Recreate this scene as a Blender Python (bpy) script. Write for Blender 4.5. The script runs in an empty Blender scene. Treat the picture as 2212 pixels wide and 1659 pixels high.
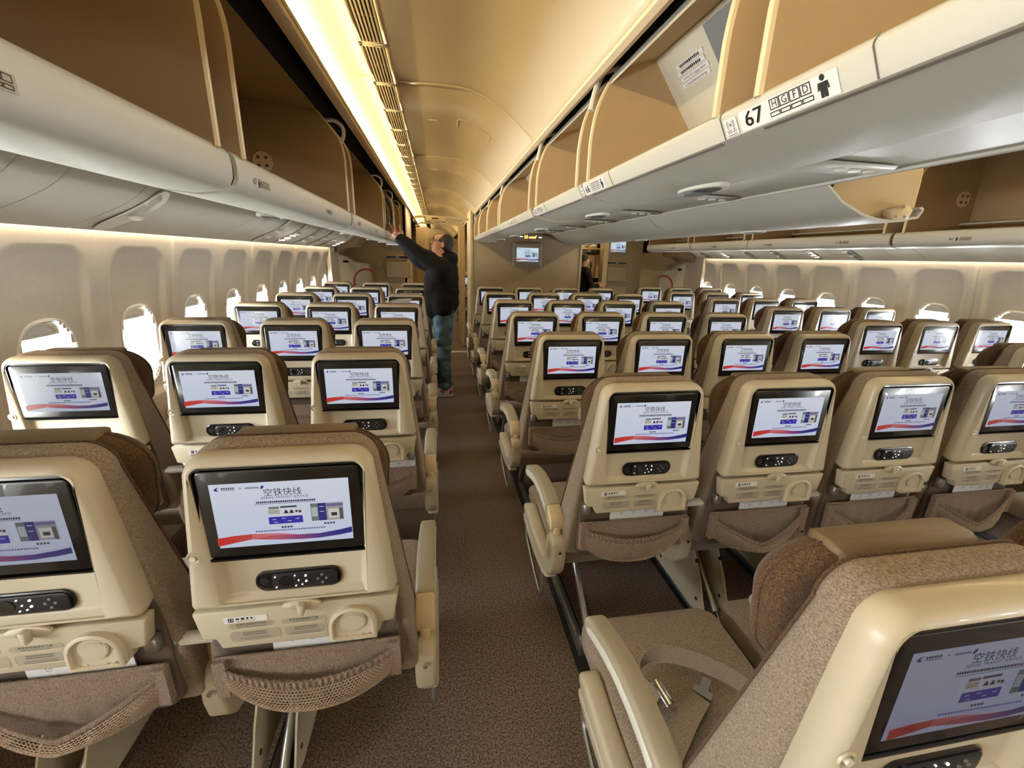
import bpy, bmesh, math, random
from mathutils import Vector, Matrix
from math import pi, sin, cos, radians

random.seed(7)
S = bpy.context.scene
COL = S.collection

# ------------------------------------------------------------------ camera, world, lights, exposure
cd = bpy.data.cameras.new('camera'); cam = bpy.data.objects.new('camera', cd); COL.objects.link(cam)
Fv = Vector((0.16653709, 0.9438525, -0.28532063)); Rv = Vector((0.98578748, -0.16585823, 0.02672246)); Uv = Vector((0.02210071, 0.28571579, 0.95805952))
cam.matrix_world = Matrix(((Rv.x, Uv.x, -Fv.x, 0), (Rv.y, Uv.y, -Fv.y, 0), (Rv.z, Uv.z, -Fv.z, 1.5), (0, 0, 0, 1)))
cd.sensor_fit = 'HORIZONTAL'; cd.sensor_width = 36; cd.lens = 917.5 / 2212 * 36; cd.clip_start = .02; cd.clip_end = 200
S.camera = cam
W = bpy.data.worlds.new('sky'); S.world = W; W.use_nodes = True
W.node_tree.nodes['Background'].inputs[0].default_value = (.98, .985, 1, 1)
W.node_tree.nodes['Background'].inputs[1].default_value = 88.0
S.view_settings.view_transform = 'Standard'; S.view_settings.look = 'None'; S.view_settings.gamma = 1
S.view_settings.use_curve_mapping = False; S.view_settings.exposure = 0.0
cy = S.cycles
cy.max_bounces = 7; cy.diffuse_bounces = 5; cy.glossy_bounces = 3; cy.transmission_bounces = 4; cy.transparent_max_bounces = 8
cy.sample_clamp_indirect = 4.0; cy.caustics_reflective = False; cy.caustics_refractive = False; cy.use_denoising = True

CX = 1.326                      # centre line of the cabin
YB, YF = -4.0, 14.5             # rear and front end of the modelled cabin

def strip_light(name, x, y0, y1, z, w, aim, energy, color):
    l = bpy.data.lights.new(name, 'AREA'); l.shape = 'RECTANGLE'; l.size = w; l.size_y = y1 - y0
    l.energy = energy; l.color = color
    o = bpy.data.objects.new(name, l); COL.objects.link(o)
    d = Vector(aim).normalized(); yv = Vector((0, 1, 0)); xv = yv.cross(-d).normalized(); zv = -d
    o.matrix_world = Matrix(((xv.x, yv.x, zv.x, x), (xv.y, yv.y, zv.y, (y0 + y1) / 2), (xv.z, yv.z, zv.z, z), (0, 0, 0, 1)))
    return o
WARM = (1.0, .77, .38)
WASH = (1.0, .78, .55)
strip_light('cove_light', -.448, YB, YF, 2.246, .02, (.96, 0, .22), 230, WARM)
strip_light('cove_light', 2 * CX + .448, YB, YF, 2.246, .02, (-.96, 0, .22), 230, WARM)
strip_light('sidewall_wash_light', -1.399, YB, 6.2, 1.60, .014, (-.1, 0, -1), 28, WASH)
strip_light('sidewall_wash_light', 2 * CX + 1.399, YB, 6.2, 1.60, .014, (.1, 0, -1), 28, WASH)
def ceiling_lamp(x, y, z, e, size=.25, color=(1, .86, .66)):
    l = bpy.data.lights.new('ceiling_lamp', 'AREA'); l.shape = 'RECTANGLE'; l.size = size; l.size_y = size * 4; l.energy = e; l.color = color
    o = bpy.data.objects.new('ceiling_lamp', l); COL.objects.link(o); o.location = (x, y, z); return o
for yy in (-3.2, -1.4, .4, 2.2, 4.0, 5.4):
    ceiling_lamp(.0, yy, 2.262, 1.5, .10)
    ceiling_lamp(2 * CX, yy, 2.262, 1.5, .10)
ceiling_lamp(-.2, 7.6, 2.2, 8); ceiling_lamp(.1, 10.5, 2.2, 16); ceiling_lamp(2.3, 7.5, 2.15, 5)

# window openings guide the sky light (portals)
for side in (-1, 1):
    for k in range(-10, 9):
        y = 1.905 + k * .5334 + (0 if side < 0 else .02)
        if y > 6.4: break
        l = bpy.data.lights.new('window_portal', 'AREA'); l.shape = 'RECTANGLE'; l.size = .26; l.size_y = .38; l.cycles.is_portal = True
        o = bpy.data.objects.new('window_portal', l); COL.objects.link(o)
        o.location = (-1.625 if side < 0 else 2 * CX + 1.625, y, 1.02); o.rotation_euler = (0, -pi / 2 if side < 0 else pi / 2, 0)

# ------------------------------------------------------------------ materials
def lin(c):
    return tuple(((v / 255) / 12.92 if v / 255 <= .04045 else (((v / 255) + .055) / 1.055) ** 2.4) for v in c)
MATS = {}
def mat(name, rgb, rough=.5, metal=0, spec=.5, noise=0, nscale=40, bump=0, bscale=200, coat=0, emit=0, stretch=(1, 1, 1), nrgb=None, sheen=0):
    if name in MATS: return MATS[name]
    m = bpy.data.materials.new(name); m.use_nodes = True; nt = m.node_tree; b = nt.nodes['Principled BSDF']
    c = lin(rgb) + (1,)
    b.inputs['Base Color'].default_value = c; b.inputs['Roughness'].default_value = rough; b.inputs['Metallic'].default_value = metal
    b.inputs['Specular IOR Level'].default_value = spec
    b.inputs['Coat Weight'].default_value = coat; b.inputs['Sheen Weight'].default_value = sheen
    if emit: b.inputs['Emission Color'].default_value = c; b.inputs['Emission Strength'].default_value = emit
    if noise or bump:
        tc = nt.nodes.new('ShaderNodeTexCoord'); mp = nt.nodes.new('ShaderNodeMapping'); nt.links.new(tc.outputs['Object'], mp.inputs[0]); mp.inputs['Scale'].default_value = stretch
    if noise:
        n = nt.nodes.new('ShaderNodeTexNoise'); n.inputs['Scale'].default_value = nscale; n.inputs['Detail'].default_value = 3; nt.links.new(mp.outputs[0], n.inputs[0])
        r = nt.nodes.new('ShaderNodeValToRGB'); r.color_ramp.elements[0].position = .35; r.color_ramp.elements[1].position = .65
        lo = nrgb and lin(nrgb) or tuple(v * (1 - noise) for v in c[:3])
        r.color_ramp.elements[0].color = tuple(lo) + (1,); r.color_ramp.elements[1].color = tuple(min(1, v * (1 + noise * .5)) for v in c[:3]) + (1,)
        nt.links.new(n.outputs[0], r.inputs[0]); nt.links.new(r.outputs[0], b.inputs['Base Color'])
    if bump:
        n2 = nt.nodes.new('ShaderNodeTexNoise'); n2.inputs['Scale'].default_value = bscale; n2.inputs['Detail'].default_value = 2; nt.links.new(mp.outputs[0], n2.inputs[0])
        bp = nt.nodes.new('ShaderNodeBump'); bp.inputs['Strength'].default_value = bump; bp.inputs['Distance'].default_value = .002
        nt.links.new(n2.outputs[0], bp.inputs['Height']); nt.links.new(bp.outputs[0], b.inputs['Normal'])
    MATS[name] = m; return m
def fabric(name, rgb, dark, streak=(1, 1, 3.2), sc=230):
    m = mat(name, rgb, rough=.95, spec=.15, noise=.35, nscale=sc, nrgb=dark, bump=.6, bscale=sc * 1.6, stretch=streak, sheen=.15)
    return m
SHELL = mat('seat_shell_plastic', (202, 189, 162), .38, noise=.03, nscale=3, bump=.04, bscale=900, coat=.12)
SHELL2 = mat('tray_plastic', (196, 184, 158), .45, bump=.05, bscale=900)
BINW = mat('bin_white_plastic', (198, 195, 183), .40, bump=.05, bscale=500)
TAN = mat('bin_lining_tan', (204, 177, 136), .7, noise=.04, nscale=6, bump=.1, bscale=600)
TAN_SHADED = mat('bin_lining_tan_shaded', (152, 128, 94), .7, noise=.04, nscale=6, bump=.1, bscale=600)  # tan lining with the shade inside the wall-side bins painted in
TRIMC = mat('edge_trim_cream', (226, 208, 170), .45)
LINEW = mat('bin_lining_pale', (206, 200, 180), .55)
CEIL = mat('ceiling_panel_beige', (222, 203, 170), .42, noise=.02, nscale=2, bump=.03, bscale=300, coat=.1)
COVE = mat('cove_panel_cream', (235, 222, 180), .5)
GAP = mat('shadow_gap_black', (10, 10, 10), .9)
WALLM = mat('sidewall_laminate', (224, 214, 196), .5, noise=.03, nscale=60, bump=.12, bscale=700)
SCOOP = mat('sidewall_reveal_white', (232, 228, 215), .4)
BULK = mat('bulkhead_laminate', (170, 152, 122), .6, noise=.04, nscale=5, bump=.1, bscale=500)
CARPET = mat('carpet_brown', (128, 111, 98), .98, spec=.1, noise=.5, nscale=150, nrgb=(78, 65, 56), bump=.9, bscale=260)
FAB = fabric('seat_fabric_taupe', (154, 138, 120), (114, 99, 85), streak=(1.2, 1, 2.2), sc=300)
FABD = fabric('headrest_fabric_brown', (98, 74, 53), (60, 44, 31), streak=(1.2, 1, 2.0), sc=300)
FABP = fabric('pocket_fabric_taupe', (142, 122, 105), (108, 91, 77), streak=(3.2, 1, 1))
LEATH = mat('headrest_leather_tan', (112, 94, 68), .5, bump=.15, bscale=300)
NETM = mat('pocket_net', (172, 148, 126), .8)
ARMG = mat('armrest_grey_beige', (166, 157, 136), .5)
ARMC = mat('armrest_hinge_cream', (212, 192, 152), .45)
WHITEP = mat('white_plastic', (226, 222, 208), .35)
METAL = mat('brushed_metal', (175, 175, 172), .35, metal=.85)
DKMET = mat('dark_metal', (90, 88, 86), .45, metal=.7)
CHROME = mat('chrome', (220, 220, 220), .12, metal=1)
BLACKP = mat('black_plastic', (14, 14, 15), .22, coat=.4)
BLACKM = mat('black_matte', (18, 17, 17), .6)
DKGREY = mat('handset_dark_grey', (34, 34, 36), .35)
INK = mat('ink_black', (25, 24, 24), .6)
INKG = mat('ink_grey', (110, 104, 96), .6)
LABELW = mat('label_white', (235, 233, 228), .5)
PAPER = mat('paper_white', (226, 224, 222), .7)
PILL = mat('label_grey_beige', (172, 162, 142), .5)
RED = mat('marking_red', (165, 30, 25), .5)
GLINT = mat('lit_button', (255, 255, 255), .3, emit=.9)
AMBER = mat('lit_sign_amber', (255, 190, 90), .4, emit=2.2)
WHITEL = mat('lit_sign_white', (255, 250, 240), .4, emit=2.0)
BLUEF = mat('grey_blue_panel', (120, 122, 120), .4)
YEL = mat('yellow_tag', (235, 228, 150), .6)
BELT = fabric('belt_webbing', (150, 132, 112), (120, 104, 88), sc=400)
SKIN = mat('skin', (205, 150, 118), .55, noise=.05, nscale=20)
HAIR = mat('hair_black', (20, 14, 12), .6, bump=.4, bscale=200)
COAT = mat('coat_black', (15, 15, 16), .8, spec=.2, bump=.3, bscale=30)
JEANS = mat('jeans_blue', (96, 122, 138), .9, noise=.3, nscale=12, nrgb=(56, 76, 92), bump=.4, bscale=60)
SHOEW = mat('shoe_white', (225, 220, 218), .5)
SHOER = mat('shoe_red', (190, 50, 60), .5)
CURT = mat('curtain_cloth', (176, 150, 108), .8, bump=.2, bscale=100)
STEEL = mat('galley_panel', (205, 184, 140), .45)
def glass_mat():
    m = bpy.data.materials.new('window_acrylic'); m.use_nodes = True; nt = m.node_tree; nt.nodes.remove(nt.nodes['Principled BSDF'])
    a = nt.nodes.new('ShaderNodeBsdfTransparent'); g = nt.nodes.new('ShaderNodeBsdfGlossy'); g.inputs['Roughness'].default_value = .05
    a.inputs[0].default_value = (.95, .97, .97, 1); mx = nt.nodes.new('ShaderNodeMixShader'); mx.inputs[0].default_value = .06
    nt.links.new(a.outputs[0], mx.inputs[1]); nt.links.new(g.outputs[0], mx.inputs[2]); nt.links.new(mx.outputs[0], nt.nodes['Material Output'].inputs[0]); return m
GLASS = glass_mat()
def screen_mat(name, strength, tint=(1, 1, 1)):
    m = bpy.data.materials.new(name); m.use_nodes = True; nt = m.node_tree; b = nt.nodes['Principled BSDF']
    at = nt.nodes.new('ShaderNodeAttribute'); at.attribute_name = 'picture'
    mu = nt.nodes.new('ShaderNodeMix'); mu.data_type = 'RGBA'; mu.blend_type = 'MULTIPLY'; mu.inputs[0].default_value = 1
    nt.links.new(at.outputs['Color'], mu.inputs[6]); mu.inputs[7].default_value = tint + (1,)
    nt.links.new(mu.outputs[2], b.inputs['Emission Color']); b.inputs['Emission Strength'].default_value = strength
    b.inputs['Base Color'].default_value = (.01, .01, .01, 1); b.inputs['Roughness'].default_value = .12
    return m
SCREEN = screen_mat('lit_screen', .68); SCREENC = screen_mat('lit_monitor', .80, (.86, 1, .98))

# ------------------------------------------------------------------ mesh helpers
class MB:
    def __init__(s): s.v = []; s.f = []; s.m = []; s.mats = []; s.c = None
    def mi(s, m):
        if m not in s.mats: s.mats.append(m)
        return s.mats.index(m)
    def add(s, vs, fs, m, M=None):
        o = len(s.v)
        s.v += [tuple(M @ Vector(p)) if M else tuple(p) for p in vs]
        k = s.mi(m); s.f += [tuple(i + o for i in f) for f in fs]; s.m += [k] * len(fs); return s
    def mesh(s, name, sharp=38, bev=0, seg=2):
        me = bpy.data.meshes.new(name); me.from_pydata(s.v, [], s.f)
        for m in s.mats: me.materials.append(m)
        me.polygons.foreach_set('material_index', s.m)
        bm = bmesh.new(); bm.from_mesh(me)
        bmesh.ops.recalc_face_normals(bm, faces=bm.faces)
        if bev:
            ed = [e for e in bm.edges if len(e.link_faces) == 2 and e.calc_face_angle(0) > radians(sharp)]
            bmesh.ops.bevel(bm, geom=ed, offset=bev, segments=seg, profile=.5, affect='EDGES', clamp_overlap=True)
        bm.to_mesh(me); bm.free()
        me.polygons.foreach_set('use_smooth', [True] * len(me.polygons))
        me.set_sharp_from_angle(angle=radians(sharp if not bev else 50))
        return me
    def obj(s, name, parent=None, **k):
        return link(name, s.mesh(name, **k), parent)
def link(name, me, parent=None, loc=None):
    o = bpy.data.objects.new(name, me); COL.objects.link(o)
    if parent is not None: o.parent = parent
    if loc: o.location = loc
    return o
def empty(name, loc=(0, 0, 0), rz=0):
    o = bpy.data.objects.new(name, None); COL.objects.link(o); o.location = loc; o.rotation_euler = (0, 0, rz); o.empty_display_size = .1; return o
def tag(o, label, cat, group=None):
    o['label'] = label; o['category'] = cat
    if group: o['group'] = group
    return o
def struct(o): o['kind'] = 'structure'; return o

def box(x0, x1, y0, y1, z0, z1):
    v = [(x, y, z) for x in (x0, x1) for y in (y0, y1) for z in (z0, z1)]
    return v, [(0, 1, 3, 2), (4, 6, 7, 5), (0, 4, 5, 1), (2, 3, 7, 6), (0, 2, 6, 4), (1, 5, 7, 3)]
def prism(pts, a, b, axis='y'):
    """pts polygon in the plane normal to axis (x: (y,z); y: (x,z); z: (x,y)), from a to b"""
    n = len(pts)
    def P(p, t): return {'x': (t, p[0], p[1]), 'y': (p[0], t, p[1]), 'z': (p[0], p[1], t)}[axis]
    v = [P(p, a) for p in pts] + [P(p, b) for p in pts]
    return v, [tuple(range(n)), tuple(range(2 * n - 1, n - 1, -1))] + [(i, (i + 1) % n, n + (i + 1) % n, n + i) for i in range(n)]
def sheet(prof, y0, y1, th, ny=1, axis=1):
    """open profile [(x,z)] swept along y with thickness th (offset along profile normal)"""
    n = len(prof); off = []
    for i, p in enumerate(prof):
        a = prof[max(0, i - 1)]; b = prof[min(n - 1, i + 1)]; dx, dz = b[0] - a[0], b[1] - a[1]; L = math.hypot(dx, dz) or 1
        off.append((p[0] - dz / L * th, p[1] + dx / L * th))
    poly = list(prof) + off[::-1]; m = len(poly)
    v = []; f = []
    for k in range(ny + 1):
        y = y0 + (y1 - y0) * k / ny; v += [(p[0], y, p[1]) for p in poly]
    for k in range(ny):
        for i in range(m): j = (i + 1) % m; f.append((k * m + i, k * m + j, (k + 1) * m + j, (k + 1) * m + i))
    for k in (0, ny):
        for i in range(n - 1): f.append((k * m + i, k * m + i + 1, k * m + m - 2 - i, k * m + m - 1 - i))
    return v, f
def tube(path, r, seg=8, closed=False, radii=None):
    pts = [Vector(p) for p in path]; n = len(pts); v = []; f = []; up = None
    for i, p in enumerate(pts):
        a = pts[(i - 1) % n] if closed or i else p; b = pts[(i + 1) % n] if closed or i < n - 1 else p
        t = (b - a).normalized()
        if up is None: up = Vector((0, 0, 1)) if abs(t.z) < .9 else Vector((1, 0, 0))
        s = t.cross(up).normalized(); up = s.cross(t).normalized(); rr = radii[i] if radii else r
        v += [tuple(p + (s * cos(2 * pi * k / seg) + up * sin(2 * pi * k / seg)) * rr) for k in range(seg)]
    m = n if closed else n - 1
    for i in range(m):
        j = (i + 1) % n
        for k in range(seg): l = (k + 1) % seg; f.append((i * seg + k, i * seg + l, j * seg + l, j * seg + k))
    if not closed: f.append(tuple(range(seg))); f.append(tuple(range(n * seg - 1, (n - 1) * seg - 1, -1)))
    return v, f
def smoothpath(pts, n=5):
    P = [Vector(p) for p in pts]; out = []
    for i in range(len(P) - 1):
        p0, p1, p2, p3 = P[max(0, i - 1)], P[i], P[i + 1], P[min(len(P) - 1, i + 2)]
        for k in range(n):
            t = k / n; out.append(tuple(.5 * ((2 * p1) + (p2 - p0) * t + (2 * p0 - 5 * p1 + 4 * p2 - p3) * t * t + (3 * p1 - p0 - 3 * p2 + p3) * t ** 3)))
    out.append(tuple(P[-1])); return out
def rquad(zb, zt, wb, wt, rb, rt, n=6, cx=0, ins=0):
    """rounded trapezoid outline in (x,z)"""
    zb += ins; zt -= ins; wb -= ins; wt -= ins; rb = max(rb - ins, .001); rt = max(rt - ins, .001)
    cs = [(wb - rb, zb + rb, rb, -90), (wt - rt, zt - rt, rt, 0), (-(wt - rt), zt - rt, rt, 90), (-(wb - rb), zb + rb, rb, 180)]
    out = []
    for x, z, r, a0 in cs:
        for k in range(n + 1):
            a = radians(a0 + 90 * k / n); out.append((cx + x + r * cos(a), z + r * sin(a)))
    return out
def loft(rings, cap0=True, cap1=True, axis='y'):
    """rings: list of (t, [(a,b)])"""
    n = len(rings[0][1]); v = []; f = []
    for t, r in rings:
        v += [{'y': (p[0], t, p[1]), 'x': (t, p[0], p[1]), 'z': (p[0], p[1], t)}[axis] for p in r]
    for k in range(len(rings) - 1):
        for i in range(n): j = (i + 1) % n; f.append((k * n + i, k * n + j, (k + 1) * n + j, (k + 1) * n + i))
    if cap0: f.append(tuple(range(n)))
    if cap1: f.append(tuple((len(rings) - 1) * n + i for i in range(n - 1, -1, -1)))
    return v, f
def ell(cx, cy_, cz, rx, ry, rz, u=16, w=10):
    v = []; f = []
    for i in range(w + 1):
        th = pi * i / w
        for k in range(u): ph = 2 * pi * k / u; v.append((cx + rx * sin(th) * cos(ph), cy_ + ry * sin(th) * sin(ph), cz + rz * cos(th)))
    for i in range(w):
        for k in range(u): l = (k + 1) % u; f.append((i * u + k, i * u + l, (i + 1) * u + l, (i + 1) * u + k))
    return v, f
def disc(cx, cz, r, y0, y1, n=16, rz=None):
    return prism([(cx + r * cos(2 * pi * k / n), cz + (rz or r) * sin(2 * pi * k / n)) for k in range(n)], y0, y1)

_tc = {}
def text_geo(s, size):
    """filled text outline as (verts2d, faces), centred"""
    k = (s, size)
    if k in _tc: return _tc[k]
    c = bpy.data.curves.new('t', 'FONT'); c.body = s; c.size = size; c.align_x = 'CENTER'; c.align_y = 'CENTER'; c.resolution_u = 2
    o = bpy.data.objects.new('t', c); COL.objects.link(o); dg = bpy.context.evaluated_depsgraph_get()
    me = o.evaluated_get(dg).to_mesh(); v = [(p.co.x, p.co.y) for p in me.vertices]; f = [tuple(p.vertices) for p in me.polygons]
    o.evaluated_get(dg).to_mesh_clear(); bpy.data.objects.remove(o); bpy.data.curves.remove(c)
    _tc[k] = (v, f); return v, f
def put_text(mb, s, size, org, ux, uz, m, sx=1.0):
    """text at org (Vector) with reading direction ux and up direction uz"""
    v, f = text_geo(s, size); ux = Vector(ux); uz = Vector(uz); org = Vector(org)
    mb.add([tuple(org + ux * p[0] * sx + uz * p[1]) for p in v], f, m)
def flatpoly(mb, pts, org, ux, uz, m):
    ux = Vector(ux); uz = Vector(uz); org = Vector(org)
    mb.add([tuple(org + ux * p[0] + uz * p[1]) for p in pts], [tuple(range(len(pts)))], m)
def rect(a0, a1, b0, b1): return [(a0, b0), (a1, b0), (a1, b1), (a0, b1)]
def dashes(mb, a0, a1, b, h, org, ux, uz, m, ch=.8, gap=.25, rnd=None):
    """unreadable small print: a row of tiny strokes"""
    R = random.Random(int((a0 + b) * 1e5)); x = a0
    while x < a1:
        w = h * ch * R.uniform(.6, 1.1); w = min(w, a1 - x)
        flatpoly(mb, rect(x, x + w, b - h / 2 * R.uniform(.7, 1), b + h / 2 * R.uniform(.7, 1)), org, ux, uz, m); x += w + h * gap

# ------------------------------------------------------------------ screen picture (flat print on a display)
def display_mesh(name, w, h, m):
    V = []; Fc = []; C = []; lay = [0]
    def poly(pts, col, cols=None, up=True):
        if up: lay[0] += 1
        o = len(V); y = -.00004 * lay[0]
        V.extend([((p[0] - .5) * w, y, (.5 - p[1]) * h) for p in pts]); Fc.append(tuple(range(o, o + len(pts)))); C.append(cols or [col] * len(pts))
    def R(u0, u1, v0, v1, col, up=True): poly([(u0, v1), (u1, v1), (u1, v0), (u0, v0)], col, up=up)
    def T(s, u, v, size, col, sx=1.0):
        tv, tf = text_geo(s, size); lay[0] += 1; o = len(V); y = -.00004 * lay[0]
        V.extend([((u - .5) * w + p[0] * sx, y, (.5 - v) * h + p[1]) for p in tv]); 
        for f in tf: Fc.append(tuple(i + o for i in f)); C.append([col] * len(f))
    L = lambda *c: lin(c)
    top = L(232, 238, 252); bot = L(214, 224, 248)
    poly([(0, 1), (1, 1), (1, 0), (0, 0)], None, [bot, bot, top, top])
    blue = L(48, 44, 150); red = L(205, 45, 40); gr = L(90, 96, 130)
    # marks along the top
    poly([(.030, .085), (.045, .055), (.065, .05), (.05, .075), (.066, .10), (.045, .105)], blue); poly([(.045, .055), (.072, .045), (.055, .07)], red)
    for k in range(6): R(.082 + k * .016, .094 + k * .016, .055, .083, gr, k == 0)
    R(.082, .176, .092, .1, gr); R(.205, .225, .07, .085, L(150, 155, 175))
    for k in range(8): R(.25 + k * .0125, .258 + k * .0125, .065, .09, gr, k == 0)
    poly([(.355, .10), (.362, .06), (.378, .045), (.382, .07), (.37, .10)], blue)
    T('空铁快线', .51, .17, .0165, L(40, 44, 70)); T('AERIAL TRANSIT SERVICE', .52, .245, .0072, L(90, 96, 125))
    rr = random.Random(3)
    x = .31
    while x < .74: wd = rr.uniform(.008, .014); R(x, x + wd, .295, .325, L(50, 50, 75)); x += wd + .004
    R(.30, .745, .333, .339, L(60, 60, 90))
    # middle card
    R(.385, .635, .38, .66, L(228, 230, 240)); R(.395, .47, .385, .42, L(120, 125, 120)); R(.48, .60, .382, .41, L(70, 72, 92)); R(.39, .47, .43, .50, L(190, 186, 172))
    for a in (.50, .54): poly([(a, .50), (a + .035, .50), (a + .028, .465), (a + .018, .44), (a + .008, .465)], L(45, 42, 52))
    R(.585, .605, .455, .49, L(110, 80, 80)); R(.61, .63, .46, .50, L(80, 70, 80)); R(.385, .635, .545, .66, L(52, 48, 178))
    for a, b in ((.41, .58), (.48, .57), (.52, .615), (.58, .585), (.42, .625)): R(a, a + .03, b, b + .012, L(200, 205, 245))
    # picture card
    R(.70, .945, .37, .65, L(168, 168, 172)); R(.70, .755, .37, .65, L(110, 128, 125)); R(.705, .75, .43, .58, L(190, 200, 200)); R(.755, .815, .37, .65, L(44, 42, 130))
    R(.765, .80, .42, .432, L(200, 205, 245)); R(.765, .80, .50, .512, L(200, 205, 245)); R(.82, .945, .385, .43, L(120, 112, 165)); R(.83, .91, .47, .62, L(225, 222, 215)); R(.85, .895, .53, .585, L(60, 58, 60)); R(.915, .94, .46, .65, L(95, 92, 95))
    for a, b, n in ((.47, .70, 4), (.79, .685, 4)):
        for k in range(n): R(a + k * .022, a + .016 + k * .022, b, b + .028, L(60, 62, 85))
    x = .28
    while x < .80: wd = rr.uniform(.008, .016); R(x, x + wd, .745, .768, L(110, 115, 175)); x += wd + .005
    # ribbon
    up_ = [(0, .82), (.12, .795), (.25, .785), (.4, .80), (.6, .845), (.75, .85), (.9, .815), (1, .78)]
    lo_ = [(0, .95), (.12, .91), (.25, .87), (.4, .90), (.6, .925), (.75, .925), (.9, .90), (1, .87)]
    cs = [L(214, 52, 44), L(212, 60, 52), L(206, 78, 78), L(200, 92, 108), L(150, 70, 130), L(80, 55, 145), L(48, 44, 140), L(40, 38, 130)]
    lay[0] += 1
    for i in range(7):
        poly([lo_[i], lo_[i + 1], up_[i + 1], up_[i]], None, [cs[i], cs[i + 1], cs[i + 1], cs[i]], up=False)
    poly([(.25, .785), (.25, .87), (.4, .83), (.6, .845), (.45, .80)], None, [L(224, 110, 110), L(224, 110, 110), L(224, 130, 140), L(205, 120, 150), L(224, 130, 140)])
    me = bpy.data.meshes.new(name); me.from_pydata(V, [], Fc); me.materials.append(m)
    at = me.color_attributes.new('picture', 'FLOAT_COLOR', 'CORNER'); flat = []
    for c in C:
        for q in c: flat += [q[0], q[1], q[2], 1]
    at.data.foreach_set('color', flat); return me
DISP = display_mesh('display', .236, .132, SCREEN)
DISPM = display_mesh('display', .317, .186, SCREENC)

# ------------------------------------------------------------------ room shell
def mir(x): return 2 * CX - x
def interp(tab, z):
    for (a, b), (c, d) in zip(tab, tab[1:]):
        if z <= c: return b + (d - b) * (z - a) / (c - a)
    return tab[-1][1]
WPROF = [(0, -1.45), (.3, -1.490), (.6, -1.502), (.9, -1.498), (1.1, -1.488), (1.25, -1.472), (1.4, -1.445), (1.5, -1.428), (1.56, -1.416), (1.66, -1.412)]

mb = MB(); mb.add(*box(-1.56, mir(-1.56), YB, YF, -.06, 0), CARPET)
floor = struct(mb.obj('floor'))
# outer liner: black void behind bins and panels, closes the cabin
def liner():
    mb = MB(); pr = [(-1.40, 1.64), (-1.60, 1.80), (-1.45, 2.35), (-.7, 2.62), (mir(-.7), 2.62), (mir(-1.45), 2.35), (mir(-1.60), 1.80), (mir(-1.40), 1.64)]
    v, f = sheet(pr, YB, YF, .02); mb.add(v, f, GAP)
    return mb.obj('ceiling')
ceiling = struct(liner())
for y, nm in ((YB, 'wall_aft'), (YF, 'wall_forward')):
    mb = MB(); mb.add(*box(-1.65, mir(-1.65), y - .03, y, -.05, 2.7), BULK); struct(mb.obj(nm))

# sidewalls with window openings: one bay = one window
BAY = .5334; WY0 = 1.905      # window centre of the bay nearest in view
WZ, WHW, WHH = 1.02, .140, .205   # outer rim centre height and half sizes
def sq(a, b, p=3.2): return (abs(a) ** p + abs(b) ** p) ** (1 / p)
def wall_bay(side, seam):
    """side -1 near wall (x<0), +1 mirrored; y local around window centre"""
    ys = sorted(set([round(-BAY / 2 + BAY * k / 34, 5) for k in range(35)])); zs = [0, .15, .3, .45, .58]; zs += [.60 + .0165 * k for k in range(57)]; zs += [1.56, 1.61, 1.66]
    v = []; f = []
    for z in zs:
        for y in ys:
            x = interp(WPROF, z)
            # tall shallow recess above and around the window
            e = sq((y) / .205, (z - 1.12) / .372, 5) if z > .7 else 2
            d = min(1, max(0, (1.0 - e) / .055)); d = d * d * (3 - 2 * d)
            x -= .016 * d
            ys_ = y if seam else -y
            x -= .002 * (abs(y) / (BAY / 2)) ** 8
            if ys_ > BAY / 2 - .001: x -= .010
            elif ys_ > BAY / 2 - .018: x -= .001
            v.append((x if side < 0 else -x, y, z))
    ny = len(ys)
    for i in range(len(zs) - 1):
        for k in range(ny - 1):
            zc = (zs[i] + zs[i + 1]) / 2; yc = (ys[k] + ys[k + 1]) / 2
            if sq(yc / (WHW - .014), (zc - WZ) / (WHH - .014), 2.7) < 1: continue
            f.append((i * ny + k, i * ny + k + 1, (i + 1) * ny + k + 1, (i + 1) * ny + k))
    mb = MB(); mb.add(v, f, WALLM); return mb.mesh('sidewall_panel', sharp=60)
def ovalr(hw, hh, n=40, p=2.7):
    out = []
    for k in range(n):
        a = 2 * pi * k / n; c, s_ = cos(a), sin(a); r = 1 / sq(c, s_, p); out.append((c * r * hw, s_ * r * hh))
    return out
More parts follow.
